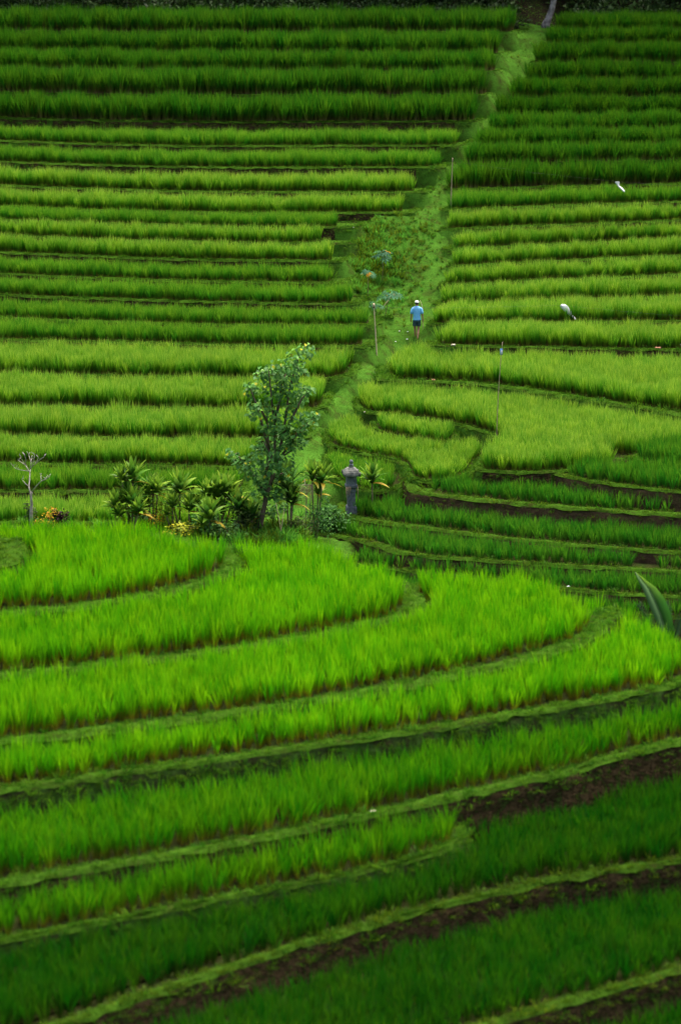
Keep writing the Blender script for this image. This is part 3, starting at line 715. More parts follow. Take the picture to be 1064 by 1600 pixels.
def leaf_mesh(name, mat, length, width, droop, lift=0.25, segs=5, heart=False, petiole=0.12):
    """one leaf with a folded midrib, growing along +X from the origin, curving down towards the tip"""
    mb = MB(); ang = 0.0; p = Vector((0, 0, 0)); step = length / segs
    for k in range(segs + 1):
        f = k / segs
        w = width * 0.5 * ((math.sin(math.pi * min(1, (f + 0.12) / 1.12)) ** 0.8) if not heart else (1.0 - (2 * max(f, 0.3) - 0.6) ** 1.3 if f > 0.05 else 0.75))
        w = max(w, 0.004 if k == segs else width * petiole)
        up = Vector((math.sin(-ang), 0, math.cos(ang)))
        mb.v += [tuple(p + Vector((0, -w, 0)) + up * w * lift), tuple(p), tuple(p + Vector((0, w, 0)) + up * w * lift)]
        mb.a += [f, f * 0.85, f]
        p = p + Vector((math.cos(ang), 0, math.sin(ang))) * step
        ang -= droop / segs
    for k in range(segs):
        b = 3 * k
        mb.f += [(b, b + 1, b + 4, b + 3), (b + 1, b + 2, b + 5, b + 4)]
    me = mb.mesh(name, True, True); me.materials.append(mat)
    return me

def bush_mesh(name, mat, seed, rx, ry, rz, n, size, blobs=7, z0=0.05, up=0.3):
    """leaves spread through clumped volumes: an uneven outline with gaps"""
    r = random.Random(seed); mb = MB()
    bl = [(Vector((r.uniform(-0.7, 0.7) * rx, r.uniform(-0.7, 0.7) * ry, z0 + rz * (0.25 + 1.3 * r.random()))), r.uniform(0.3, 0.55)) for _ in range(blobs)]
    for i in range(n):
        c, s = r.choice(bl)
        d = Vector((r.gauss(0, 1), r.gauss(0, 1), r.gauss(0, 1))).normalized() * (r.random() ** 0.4)
        p = c + Vector((d.x * rx, d.y * ry, d.z * rz)) * s
        if p.z < 0.02: p.z = 0.02 + r.random() * 0.1
        add_leaf(mb, p, Vector((d.x, d.y, d.z * 0.4 - 0.1 + up * r.random())), size * r.uniform(0.6, 1.3), r, r.random())
    return mb

def add_leaf(mb, p, d, L, r, tone, wide=0.62):
    d = d + Vector((r.uniform(-.5, .5), r.uniform(-.5, .5), r.uniform(-.4, .3)))
    if d.length < 1e-3: d = Vector((1, 0, 0))
    d.normalize(); s = d.cross(Vector((0, 0, 1)))
    if s.length < 1e-3: s = Vector((1, 0, 0))
    s.normalize(); nrm = s.cross(d); s = (s + nrm * r.uniform(-0.7, 0.7)).normalized(); nrm = s.cross(d)
    w = L * wide * 0.5; b = len(mb.v)
    pts = [p, p + d * L * 0.3 + s * w + nrm * w * .3, p + d * L * 0.62 + s * w * .75 + nrm * w * .15, p + d * L - nrm * L * .1, p + d * L * 0.62 - s * w * .75 + nrm * w * .15, p + d * L * 0.3 - s * w + nrm * w * .3, p + d * L * 0.5]
    mb.v += [tuple(q) for q in pts]; mb.a += [tone] * 7
    mb.f += [(b, b + 1, b + 6), (b + 1, b + 2, b + 6), (b + 2, b + 3, b + 6), (b + 3, b + 4, b + 6), (b + 4, b + 5, b + 6), (b + 5, b, b + 6)]

def stems(mb, seed, n, spread, h, rad=0.01):
    r = random.Random(seed)
    for i in range(n):
        a = r.uniform(0, 6.28); q = Vector((math.cos(a), math.sin(a), 0)) * spread * r.uniform(.4, 1)
        mb.tube([(0, 0, -0.1), tuple(q * 0.3 + Vector((0, 0, h * .4))), tuple(q + Vector((0, 0, h)))], [rad, rad * .8, rad * .4], 5)

def bush(name, label, cat, u, v, Y, rx, rz, n, size, mat, seed, group=None, ry=None, blobs=7, up=0.3):
    p = at_y(u, v, Y); p.z = ground_z(p.x, p.y)
    root = empty(name, p); tag(root, label, cat, group)
    bush_mesh(name, mat, seed, rx, ry or rx * 0.8, rz, n, size, blobs, up=up).build('foliage', mat, root, attr=True)
    s = MB(); stems(s, seed, 6, rx * 0.6, rz * 1.1); s.build('stem', M_stem, root)
    return root

# ------------------------------------------------------------------ forest edge above the terraces
fr = random.Random(5)
def forest_tree(label, x, y, h, crown_r, seed, lean=0.0, bark=None, leaves=1500, trunk_r=0.16, group='trees along the forest edge'):
    r = random.Random(seed)
    root = empty('forest_tree', (x, y, ground_z(x, y))); tag(root, label, 'tree', group)
    t = MB(); pts = []
    for k in range(7):
        f = k / 6; pts.append((lean * h * f * f + 0.12 * math.sin(f * 5 + seed), 0.1 * math.sin(f * 4 + seed * 2), -0.3 + f * h * 0.75))
    t.tube(pts, [trunk_r * (1.25 - 0.9 * k / 6) * (1.3 if k == 0 else 1) for k in range(7)], 9)
    top = Vector(pts[-1]); mid = Vector(pts[4])
    cr = MB()
    for i in range(9):
        a = r.uniform(0, 6.28); e = Vector((math.cos(a) * crown_r * r.uniform(.4, .9), math.sin(a) * crown_r * r.uniform(.4, .9), r.uniform(-0.1, 0.32) * h))
        st = mid.lerp(top, r.random()); en = st + e
        t.tube([st, st.lerp(en, .5) + Vector((0, 0, .15)), en], [trunk_r * .35, trunk_r * .22, trunk_r * .08], 5)
        for k in range(leaves // 9):
            d = Vector((r.gauss(0, 1), r.gauss(0, 1), r.gauss(0, .8))).normalized() * r.random() ** .45
            add_leaf(cr, en + d * crown_r * .55, d, r.uniform(.16, .34), r, r.random())
    t.build('trunk', bark or M_bark_forest, root); cr.build('crown', M_forest, root, attr=True)
    return root
ft = [(-19, 151), (-15.2, 153), (-11.4, 150.5), (-7.6, 152.6), (-3.8, 151), (-0.3, 153), (2.6, 150.2), (4.4, 151.6), (7.0, 149.8), (8.6, 153.2), (15.4, 153.4), (18.4, 151.6), (22.5, 153), (-23, 152.5)]
fl = ['at the far left end', 'second from the far left', 'third from the far left', 'fourth from the far left', 'left of the middle', 'near the middle', 'with the thick trunk near the middle', 'right of the middle',
      'with pale trunk left of the footpath top', 'closest left of the footpath top', 'right of the leaning pale trunk', 'with brown trunk near the right corner', 'outermost on the right', 'outermost on the left']
for i, (x, y) in enumerate(ft):
    y += 2.6
    forest_tree('dark forest tree above the top rice row, ' + fl[i], x, y, fr.uniform(6.5, 9.5), fr.uniform(2.0, 2.8), 40 + i, lean=fr.uniform(-.06, .06), trunk_r=fr.uniform(.1, .2))
# the leaning bare trunk at the head of the path
p = hit(853, 42); lt = empty('leaning_tree', p); tag(lt, 'grey leaning bare tree trunk at the head of the footpath', 'tree')
m_ = MB(); s_ = p.y / FPX
m_.tube([(-0.05, 0, -.2), (0, 0, .15), (4 * s_, .1, 14 * s_), (9 * s_, .1, 28 * s_), (12 * s_, .15, 42 * s_), (20 * s_, .3, 75 * s_), (26 * s_, .4, 120 * s_)], [.26, .22, .17, .15, .14, .13, .1], 10)
m_.tube([(12 * s_, .15, 42 * s_), (2 * s_, .3, 70 * s_), (-6 * s_, .3, 110 * s_)], [.1, .08, .05], 7)
m_.build('trunk', solid_mat('grey_leaning_bark', (0.05, 0.045, 0.04), (0.24, 0.22, 0.21), scale=5, rough=.9, bump=.6), lt)
cr = MB(); r_ = random.Random(3)
for q in [(24 * s_, .4, 118 * s_), (-6 * s_, .3, 112 * s_), (30 * s_, .6, 140 * s_)]:
    for k in range(350):
        d = Vector((r_.gauss(0, 1), r_.gauss(0, 1), r_.gauss(0, .7))).normalized() * r_.random() ** .45
        add_leaf(cr, Vector(q) + d * 1.2, d, r_.uniform(.15, .3), r_, r_.random())
cr.build('crown', M_forest, lt, attr=True)
# undergrowth below the trees: one dark thicket
mb = MB(); r_ = random.Random(77)
for i in range(620):
    x = r_.uniform(-24, 25); y = 149.7 + r_.random() ** 1.6 * 5 if x < 9 else 150.9 + r_.random() ** 1.5 * 4
    if 9.3 < x < 11.8 and y < 154: y += 3.0
    gz = ground_z(x, y); c = Vector((x, y, gz)); rr = r_.uniform(.6, 1.25)
    for k in range(70):
        d = Vector((r_.gauss(0, 1), r_.gauss(0, 1), abs(r_.gauss(0, .9)))).normalized() * r_.random() ** .4
        add_leaf(mb, c + Vector((d.x * rr, d.y * rr * .7, d.z * rr * 1.1)), d, r_.uniform(.12, .32), r_, r_.random())
tag(mb.build('undergrowth', M_forest, attr=True), 'dark thicket of undergrowth along the forest edge', 'undergrowth', kind='stuff')

# ------------------------------------------------------------------ weeds in the gully and the garden
def weedfield(spots, label, seed, name='weeds'):
    r = np.random.default_rng(seed); PP = []; SS = []
    for (u, v, ru, rv, n, lo, hi) in spots:
        k = 0
        for _ in range(n):
            a, b = u + r.normal(0, ru * .5), v + r.normal(0, rv * .5)
            h_ = hit(a, b, 80)
            if known[int(round((h_.y - GY0) / GS)), int(round((h_.x - GX0) / GS))] and name == 'weeds': continue
            PP.append(tuple(h_)); SS.append(r.uniform(lo, hi))
    n = len(PP); SS = np.array(SS)
    o = scatter(name, 'weed', PP, np.column_stack([SS * .9, SS * .9, SS]), np.column_stack([r.normal(0, .2, n), r.normal(0, .2, n), r.uniform(0, 6.28, n)]), seed)
    return tag(o, label, 'weeds', kind='stuff')
weedfield([(585, 400, 55, 60, 420, .2, .5), (572, 370, 30, 30, 160, .25, .55), (640, 400, 60, 90, 300, .1, .25), (560, 440, 20, 50, 160, .2, .4), (600, 470, 40, 30, 140, .15, .35),
           (650, 360, 40, 30, 120, .12, .28), (690, 260, 30, 80, 120, .08, .2), (560, 500, 40, 30, 60, .1, .2), (440, 770, 60, 40, 60, .15, .4), (790, 90, 40, 60, 90, .08, .2)],
          'rank bright green weeds filling the gully beside the footpath', 31)

# ------------------------------------------------------------------ garden plants in front of the left slope
CM = {}
for nm, mt in (('a', M_cord), ('b', M_cord_dark), ('y', M_cord_yel)):
    CM[nm] = [leaf_mesh('cordyline_leaf', mt, 0.76, 0.165, dr) for dr in (0.15, 0.4, 0.9)]
def cordyline(label, u, v, Y, heads, seed, scale=1.0, yellow=1, dark=0.05):
    """v: row of the ground at the plant's foot; heads: (du, v of the rosette's base, size)"""
    r = random.Random(seed)
    p = at_y(u, v, Y); gz = ground_z(p.x, p.y); root = empty('cordyline', (p.x, p.y, gz)); tag(root, label, 'plant', 'cordyline plants in the garden strip')
    for (hu, hv, sz) in heads + [(heads[0][0] + random.Random(seed).choice((-9, 9, 7)), min(heads[0][1] + 22, v - 6), heads[0][2] * .7)] * (seed < 13):
        q = at_y(hu, hv, Y) - Vector((p.x, p.y, gz)); q.y += r.uniform(-.3, .3)
        s = MB(); s.tube([(q.x * .2, q.y * .2, -.1), (q.x * .7, q.y * .6, q.z * .5), q], [.03 * scale, .024 * scale, .022 * scale], 6); s.build('stem', M_stem, root)
        n = 30
        for k in range(n):
            f = k / n; kind = 'y' if (yellow and k < yellow) else ('b' if r.random() < dark + .3 * (1 - f) else 'a')
            el = 0.45 + 1.0 * f ** 0.75 + r.uniform(-.12, .12)
            if kind == 'y': el = r.uniform(-.2, .3)
            o = link('leaf', CM[kind][0 if f > .7 else (1 if f > .3 else 2)], root)
            o.location = q + Vector((0, 0, .14 * sz * f)); o.rotation_euler = Euler((r.uniform(-.3, .3), -el, k * 2.4 + r.uniform(-.3, .3)), 'XYZ')
            o.scale = (sz * r.uniform(.85, 1.15), sz * r.uniform(.9, 1.2), sz)
    return root
cordyline('tall twin-headed cordyline at the left of the garden clump', 206, 806, 88.3, [(208, 752, .95), (192, 750, .62)], 1)
cordyline('three-stemmed cordyline with drooping pale leaf, second from the left', 240, 808, 88.0, [(238, 775, .9), (246, 772, .7), (231, 778, .6)], 2)
cordyline('slender single cordyline standing alone in the middle of the clump', 281, 808, 88.2, [(281, 770, .95)], 3)
cordyline('small cordyline at the foot of the slender one', 270, 810, 87.7, [(270, 792, .6)], 4)
cordyline('low bushy cordyline at the left foot of the clump', 182, 812, 87.6, [(180, 798, .8), (192, 790, .6)], 5)
cordyline('low bushy pale cordyline right beside the leftmost low one', 206, 812, 87.4, [(206, 795, .9), (217, 800, .7)], 6, yellow=2)
cordyline('big many-headed cordyline at the right of the garden clump', 345, 826, 87.9, [(338, 780, .95), (352, 775, 1.0), (362, 785, .85), (325, 778, .8)], 7)
cordyline('bright low cordyline in front of the big one', 330, 836, 86.4, [(328, 812, 1.0)], 8)
cordyline('dark spreading cordyline right of the big one, near the tree', 374, 828, 87.2, [(372, 802, .95), (382, 808, .7)], 9, dark=.8)
cordyline('lower cordyline tucked left of the big one', 306, 822, 88.2, [(308, 792, .75)], 10)
cordyline('broad double cordyline right of the tree, with orange lower leaves', 492, 815, 90.6, [(488, 752, .85), (503, 755, .85)], 11, yellow=3)
cordyline('dark tall-leaved cordyline tight against the tree trunk', 452, 820, 87.4, [(448, 768, 1.15), (455, 785, .8)], 12, dark=.8)
cordyline('single cordyline with one yellow leaf right of the shrine', 583, 784, 92.8, [(581, 754, .9)], 13, yellow=1, dark=.35)

bush('croton_bush', 'orange and gold leaved croton between the cordyline stems', 'shrub', 256, 806, 88.1, .42, .46, 330, .09, M_gold, 3)
bush('croton_bush', 'low orange flowering croton at the foot of the golden one', 'shrub', 243, 812, 87.6, .3, .3, 110, .08, M_orange, 4)
bush('flowering_shrub', 'orange flowering shrub beside the bare white tree', 'shrub', 74, 808, 87.6, .36, .38, 220, .07, M_orange, 5)
bush('burgundy_shrub', 'small dark burgundy shrub right of the orange flowers', 'shrub', 95, 808, 87.6, .28, .33, 260, .11, M_wine, 6)
bush('ground_cover', 'yellow leaved low plants below the cordylines', 'plant', 290, 818, 87.0, .75, .22, 260, .11, M_gold, 7, blobs=12)
bush('leafy_bush', 'glossy green bush under the big cordyline', 'shrub', 350, 842, 86.2, .6, .36, 420, .13, M_bush, 8, blobs=10)
bush('leafy_bush', 'dark fern-like bush at the left foot of the tree', 'shrub', 386, 836, 86.8, .5, .5, 520, .10, M_bush_dark, 9, blobs=10)
bush('leafy_bush', 'dark clipped bush right of the tree foot', 'shrub', 456, 838, 86.8, .36, .34, 420, .07, M_bush_dark, 10)
bush('leafy_bush', 'round brownish green bush nearest the terrace corner', 'shrub', 482, 834, 89.4, .3, .46, 420, .07, M_bush_dark, 11)
bush('climbing_bush', 'tangled light green climber left of the stone shrine', 'shrub', 522, 812, 91.4, .62, .55, 700, .12, M_bush, 12, blobs=14)
bush('climbing_bush', 'loose leafy climber behind the bamboo offering stand', 'shrub', 495, 808, 90.0, .5, .7, 520, .11, M_bush, 13, blobs=10)
bush('leafy_bush', 'small dark shrub behind the bare white tree', 'shrub', 52, 806, 88.3, .28, .4, 160, .1, M_bush_dark, 14)

bush('leafy_bush', 'low dark green bush between the two leftmost cordylines', 'shrub', 222, 812, 88.2, .5, .34, 360, .12, M_bush, 21, blobs=9)
bush('leafy_bush', 'low green bush right of the yellow ground cover', 'shrub', 318, 826, 87.2, .45, .36, 340, .12, M_bush, 22, blobs=9)
bush('leafy_bush', 'loose bush between the tree and the big cordyline', 'shrub', 398, 830, 87.6, .45, .5, 360, .12, M_bush, 23, blobs=9)
cordyline('half-hidden low cordyline right of the slender one', 296, 816, 87.6, [(295, 800, .75)], 24, dark=.2)
cordyline('half-hidden low cordyline at the left foot of the tree', 392, 830, 87.0, [(394, 812, .8)], 25, dark=.5)
# long grass around the tree foot
PP = []; SS = []; rr = np.random.default_rng(55)
for _ in range(420):
    u = rr.choice([rr.uniform(0, 170), rr.uniform(160, 480), rr.uniform(370, 480)]); Yq = rr.uniform(85.2, 88.7)
    x = (u - 532) / FPX * Yq * 1.02
    PP.append((x, Yq, ground_z(x, Yq))); SS.append(rr.uniform(.25, .6) if u > 370 else rr.uniform(.12, .35))
n = len(PP); SS = np.array(SS)
tag(scatter('garden_grass', 'weed', PP, np.column_stack([SS, SS, SS]), np.column_stack([rr.normal(0, .15, n), rr.normal(0, .15, n), rr.uniform(0, 6.28, n)]), 56), 'long loose grass among the garden plants', 'grass', kind='stuff')

# ------------------------------------------------------------------ the small tree
TY = 86.9
tb = at_y(405, 838, TY); tb.z = ground_z(tb.x, tb.y)
tree = empty('garden_tree', tb); tag(tree, 'slender multi-stemmed tree with heart-shaped blue green leaves', 'tree')
L_ = lambda u, v, dy=0.0: at_y(u, v, TY + dy) - tb
t = MB()
t.tube([(0, 0, -.2), L_(406, 825), L_(411, 800), L_(417, 775), L_(424, 750), L_(431, 725)], [.10, .085, .075, .068, .06, .05], 9)
t.tube([L_(411, 800, .1), L_(414, 770, .2), L_(416, 735, .3), L_(420, 700, .3), L_(418, 660, .2)], [.05, .045, .04, .03, .025], 7)
brs = [[(431, 725), (440, 690), (446, 655), (452, 610), (462, 570), (476, 540)], [(424, 750), (430, 705), (428, 665), (424, 620), (420, 580)], [(431, 725), (452, 695), (474, 665), (494, 652)],
       [(420, 700), (410, 665), (402, 635), (390, 605)], [(440, 690), (458, 650), (472, 622), (486, 610)], [(417, 775), (402, 752), (388, 730), (368, 708)], [(428, 665), (436, 630), (440, 600), (448, 580)], [(418, 660), (408, 640), (398, 625)],
       [(424, 750), (436, 742), (446, 738)], [(416, 735), (425, 712), (412, 690)], [(431, 725), (443, 712), (462, 700)]]
rt = random.Random(9); clus = []
for b_ in brs:
    dy = rt.uniform(-.5, .5); pts = [L_(u, v, dy * k / len(b_)) for k, (u, v) in enumerate(b_)]
    t.tube(pts, [.045 * (1 - .75 * k / (len(pts) - 1)) + .006 for k in range(len(pts))], 6)
t.build('trunk', M_bark, tree)
crown = MB()
CL = [(478, 546, 15, 48), (464, 556, 16, 50), (452, 572, 19, 75), (468, 578, 15, 50), (428, 577, 18, 62), (410, 585, 14, 42), (432, 592, 26, 120), (396, 604, 14, 50), (388, 612, 9, 20), (428, 612, 22, 110), (448, 600, 20, 90), (470, 618, 16, 65),
      (482, 608, 12, 40), (402, 632, 15, 60), (396, 645, 10, 30), (420, 640, 14, 45), (455, 634, 16, 55), (440, 662, 24, 110), (422, 665, 18, 80), (458, 670, 22, 90), (480, 655, 16, 60), (492, 650, 9, 26), (425, 690, 24, 120), (448, 692, 22, 100),
      (466, 692, 15, 50), (408, 700, 13, 45), (440, 715, 20, 80), (418, 725, 16, 60), (362, 708, 9, 26), (372, 716, 11, 34), (384, 728, 13, 50), (398, 738, 14, 55), (408, 752, 14, 50), (426, 752, 18, 75), (440, 742, 13, 50), (432, 772, 16, 50), (415, 770, 12, 30), (436, 790, 10, 24), (412, 745, 16, 60), (428, 728, 16, 60), (405, 772, 12, 36), (424, 800, 13, 36), (398, 715, 12, 36)]
for (u, v, r_, n) in CL:
    c = L_(u, v, rt.uniform(-.55, .55)); R_ = r_ * TY / FPX
    for k in range(int(n * 0.85)):
        d = Vector((rt.gauss(0, 1), rt.gauss(0, 1), rt.gauss(0, .85))).normalized() * rt.random() ** .5
        q = c + d * R_
        add_leaf(crown, q, Vector((d.x, d.y - .3, -.35)), rt.uniform(.11, .19), rt, min(1, max(0, rt.gauss(.45, .3))), wide=.85)
crown.build('crown', M_tree, tree, attr=True)
yl = MB()
for k in range(26):
    u, v, r_, n = rt.choice(CL); add_leaf(yl, L_(u + rt.uniform(-r_, r_), v + rt.uniform(-r_, r_), -.3), Vector((0, -1, -.4)), .13, rt, .6, wide=.8)
tag(yl.build('faded_leaves', M_gold, tree, attr=True), 'scattered yellowing leaves')

# dry stalks leaning at the tree's foot
for a_, b_, lab in (((431, 785), (441, 832), 'dry pale stalk leaning right at the foot of the tree'), ((444, 795), (436, 832), 'dry pale stalk leaning left, crossing the other at the tree foot')):
    p1, p0 = at_y(*a_, 86.3), at_y(*b_, 86.2); p0.z = min(p0.z, ground_z(p0.x, p0.y))
    m_ = MB(); m_.tube([Vector((0, 0, -.05)), (p1 - p0) * .5 + Vector((.01, 0, 0)), p1 - p0], [.016, .012, .006], 5)
    o = m_.build('dry_stalk', M_dry); o.location = p0; tag(o, lab, 'stalk')

# ------------------------------------------------------------------ bare white tree
BY = 88.0; bb = at_y(48.5, 808, BY); bb.z = ground_z(bb.x, bb.y)
bt = empty('bare_tree', bb); tag(bt, 'leafless white-barked little tree at the left of the garden strip', 'tree')
B_ = lambda u, v, dy=0.0: at_y(u, v, BY + dy) - bb
m_ = MB(); m_.tube([(0, 0, -.15), B_(48.5, 800), B_(49.6, 788), B_(48.2, 774), B_(50, 768)], [.065, .05, .042, .036, .033], 8); m_.build('trunk', M_bark_pale, bt)
for pts, rad in (([(50, 768), (58.6, 757.6), (64.8, 751.5), (72, 748.6), (77, 745)], .034), ([(64.8, 751.5), (64, 747), (64, 742)], .02), ([(48.2, 774), (45, 761), (46, 752), (46.8, 737), (48, 733)], .036),
                 ([(45, 760), (40, 756), (34, 749)], .022), ([(46.5, 736), (37, 735), (26, 733), (20, 728)], .02), ([(46, 737), (39.5, 726), (28, 719)], .026), ([(39.5, 726), (40.6, 719), (39, 712)], .018),
                 ([(47.5, 733), (48.5, 722), (45, 711)], .022), ([(48.5, 722), (50, 715)], .016), ([(48, 733), (51, 727), (54, 711)], .022), ([(50, 729), (56.4, 724), (65, 716), (68, 715)], .024), ([(56.4, 724), (60, 715)], .015), ([(42, 728), (34, 718), (33, 714)], .016)):
    dy = rt.uniform(-.25, .25); m_ = MB(); n = len(pts)
    m_.tube([B_(u, v, dy * k) for k, (u, v) in enumerate(pts)], [.78 * rad * (1 - .65 * k / (n - 1)) for k in range(n)], 6); m_.build('branch', M_bark_pale, bt)

for (u, v) in ((77, 745), (64, 742), (34, 749), (20, 728), (28, 719), (39, 712), (45, 711), (50, 715), (54, 711), (68, 715), (60, 715), (33, 714), (72, 748), (56, 724), (26, 733)):
    for k in range(2):
        m_ = MB(); e_ = (u + rt.uniform(-5, 5), v - rt.uniform(2, 7)); m_.tube([B_(u, v), B_((u + e_[0]) / 2 + rt.uniform(-1, 1), (v + e_[1]) / 2), B_(*e_, rt.uniform(-.1, .1))], [.011, .009, .005], 5); m_.build('twig', M_bark_pale, bt)

# ------------------------------------------------------------------ stone shrine
SY = 92.6; sb = at_y(548.7, 800, SY); sb.z = ground_z(sb.x, sb.y); ps = SY / FPX
zt = lambda v: at_y(548.7, v, SY).z - sb.z
sh = empty('stone_shrine', sb, 0.12); tag(sh, 'small grey stone shrine pillar with domed cap and ball finial', 'shrine')
def square(name, prof_, mat, n=4, rot=math.pi / 4, bev=True):
    m = MB(); rings = []
    for (hw, z_) in prof_:
        if n == 4:
            c = hw * 0.1; e = hw
            rings.append([(e - c, -e, z_), (e, -e + c, z_), (e, e - c, z_), (e - c, e, z_), (-e + c, e, z_), (-e, e - c, z_), (-e, -e + c, z_), (-e + c, -e, z_)])
        else: rings.append([(hw * math.cos(6.2832 * k / n), hw * math.sin(6.2832 * k / n), z_) for k in range(n)])
    b = m.quad_strip(rings); k = len(rings[0]); m.cap(b, k, True); m.cap(b + k * (len(rings) - 1), k)
    o = m.build(name, mat, sh, smooth=(n != 4)); return o
square('base', [(8.2 * ps, -.25), (8.2 * ps, zt(792)), (7.4 * ps, zt(790))], M_stone)
square('pillar', [(6.1 * ps, zt(790.5)), (6.1 * ps, zt(768.5)), (6.9 * ps, zt(768)), (6.9 * ps, zt(762))], M_stone)
square('ledge', [(6.9 * ps, zt(762.2)), (9.4 * ps, zt(760.5)), (9.6 * ps, zt(757)), (8.6 * ps, zt(756))], M_stone)
square('niche_block', [(8.0 * ps, zt(756.2)), (7.8 * ps, zt(743.8)), (8.8 * ps, zt(743.2)), (8.8 * ps, zt(742.6))], M_stone)
square('roof', [(9.4 * ps, zt(742.8)), (12.6 * ps, zt(742.2)), (12.8 * ps, zt(740)), (12.0 * ps, zt(737)), (9.6 * ps, zt(733.5)), (6.0 * ps, zt(730.6)), (3.6 * ps, zt(729.8)), (3.2 * ps, zt(727))], M_stone_moss)
square('neck', [(3.0 * ps, zt(727.2)), (3.5 * ps, zt(726.5)), (3.5 * ps, zt(725.3)), (2.2 * ps, zt(724.6))], M_stone, n=14)
square('finial', [(3.2 * ps * math.sin(max(.2, math.pi * k / 8)), zt(721.3) - 3.3 * ps * math.cos(math.pi * k / 8)) for k in range(9)], M_stone, n=14)
for (sx, sz) in ((-1, -1), (1, -1), (-1, 1), (1, 1)):
    m_ = MB(); e = 12.2 * ps
    m_.tube([(sx * e, sz * e, zt(741)), (sx * e * 1.06, sz * e * 1.06, zt(738)), (sx * e * 1.03, sz * e * 1.03, zt(735.5))], [.035, .03, .012], 6); m_.build('corner_ornament', M_stone_moss, sh)
m_ = MB(); m_.tube([(12.6 * ps, -12 * ps, zt(741)), (13.3 * ps, -12.6 * ps, zt(746)), (13.2 * ps, -12.5 * ps, zt(750))], [.004, .006, .02], 5); m_.build('hanging_tassel', M_bark, sh)
for k in range(9):
    x = [-9.6, -9.0, -8.2, -6.8, -5.6, -3.6, -2.2, 9.0, 9.7][k] * ps; m_ = MB(); e = zt([775, 771, 778, 770, 774, 772, 766, 775, 778][k])
    m_.tube([(x, -9.8 * ps, zt(758.5)), (x, -10.0 * ps, zt(763)), (x * 1.02, -9.9 * ps, e)], [.008, .009, .006], 4); m_.build('offering_strand', M_dry, sh)

# bamboo offering stand left of the shrine
ob = at_y(478, 806, 90.4); ob.z = ground_z(ob.x, ob.y); st = empty('offering_stand', ob); tag(st, 'thin bamboo offering stand hung with dry palm strands', 'offering stand')
O_ = lambda u, v, dy=0.0: at_y(u, v, 90.4 + dy) - ob
m_ = MB(); m_.tube([(0, 0, -.15), O_(478, 780), O_(476, 748)], [.022, .02, .014], 7); m_.build('post', M_bamboo, st)
m_ = MB(); m_.tube([O_(466, 758), O_(477, 757.5, -.02), O_(490, 757)], [.014, .015, .012], 6); m_.build('crossbar', M_bamboo, st)
m_ = MB(); m_.tube([O_(486, 757, .02), O_(485, 775, .02), O_(483.5, 806, .05)], [.014, .014, .016], 6); m_.build('side_post', M_bamboo, st)
for k in range(12):
    u = 467.5 + k * 1.95; m_ = MB(); m_.tube([O_(u, 758, -.03), O_(u + rt.uniform(-.5, .5), 770, -.05), O_(u + rt.uniform(-1, 1), rt.uniform(776, 792), -.04)], [.009, .010, .006], 4); m_.build('strand', M_dry, st)

# ------------------------------------------------------------------ papaya-like saplings in the gully
def palmate(name, mat, R):
    mb = MB()
    for k in range(7):
        a = (k - 3) * .72; d = Vector((math.cos(a), math.sin(a), -.12)); s = Vector((-math.sin(a), math.cos(a), 0)); L = R * (1 - .07 * abs(k - 3)); w = R * .13
        mb.poly([Vector((0, 0, 0)), d * L * .35 + s * w * .6, d * L * .6 + s * w + Vector((0, 0, .01)), d * L + Vector((0, 0, -.1 * R)), d * L * .6 - s * w + Vector((0, 0, .01)), d * L * .35 - s * w * .6], [0, .3, .6, 1, .6, .3])
    me = mb.mesh(name, False, True); me.materials.append(mat); return me
PM = palmate('palmate_leaf', M_papaya, .26); PMY = palmate('palmate_leaf_yellow', M_orange, .2)
def sapling(label, foot, top, Y, n, seed, size=1.0, fade=1, lean_pts=None):
    r = random.Random(seed); p0 = hit(*foot, 96); Y = p0.y; root = empty('papaya_sapling', p0); tag(root, label, 'plant', 'papaya saplings in the gully')
    q = at_y(*top, Y) - p0
    m_ = MB(); m_.tube([(0, 0, -.1), (q.x * .45, q.y * .4, q.z * .5), q], [.015, .012, .009], 6); m_.build('stem', M_stem, root)
    for k in range(n):
        a = k * 2.4 + r.uniform(-.3, .3); el = r.uniform(-.1, 1.1); L = size * r.uniform(.2, .42) * (1 - .3 * el)
        e = q + Vector((math.cos(a) * math.cos(el), math.sin(a) * math.cos(el), math.sin(el))) * L
        m_ = MB(); m_.tube([q, q.lerp(e, .5) + Vector((0, 0, .03)), e], [.007, .006, .005], 4); pt = m_.build('leaf_stalk', M_papaya, root)
        o = link('leaf', PM if k >= fade else PMY, root); o.location = e; o.rotation_euler = (r.uniform(-.5, .5), r.uniform(.0, .7), a); o.scale = [size * r.uniform(.8, 1.2)] * 3
sapling('tallest papaya sapling with grey green umbrella crown in the gully', (597, 442), (599, 400), 118.0, 18, 1, 1.1, 2)
sapling('smaller papaya sapling with orange lower leaf, left in the gully', (575, 466), (575, 430), 117.2, 13, 2, .85, 3)
sapling('papaya sapling with bent stem just above the bamboo pole', (600, 498), (609, 464), 115.4, 16, 3, 1.0, 2)
sapling('young bushy papaya sapling beside the bamboo pole top', (588, 494), (586, 478), 115.0, 10, 4, .8, 0)

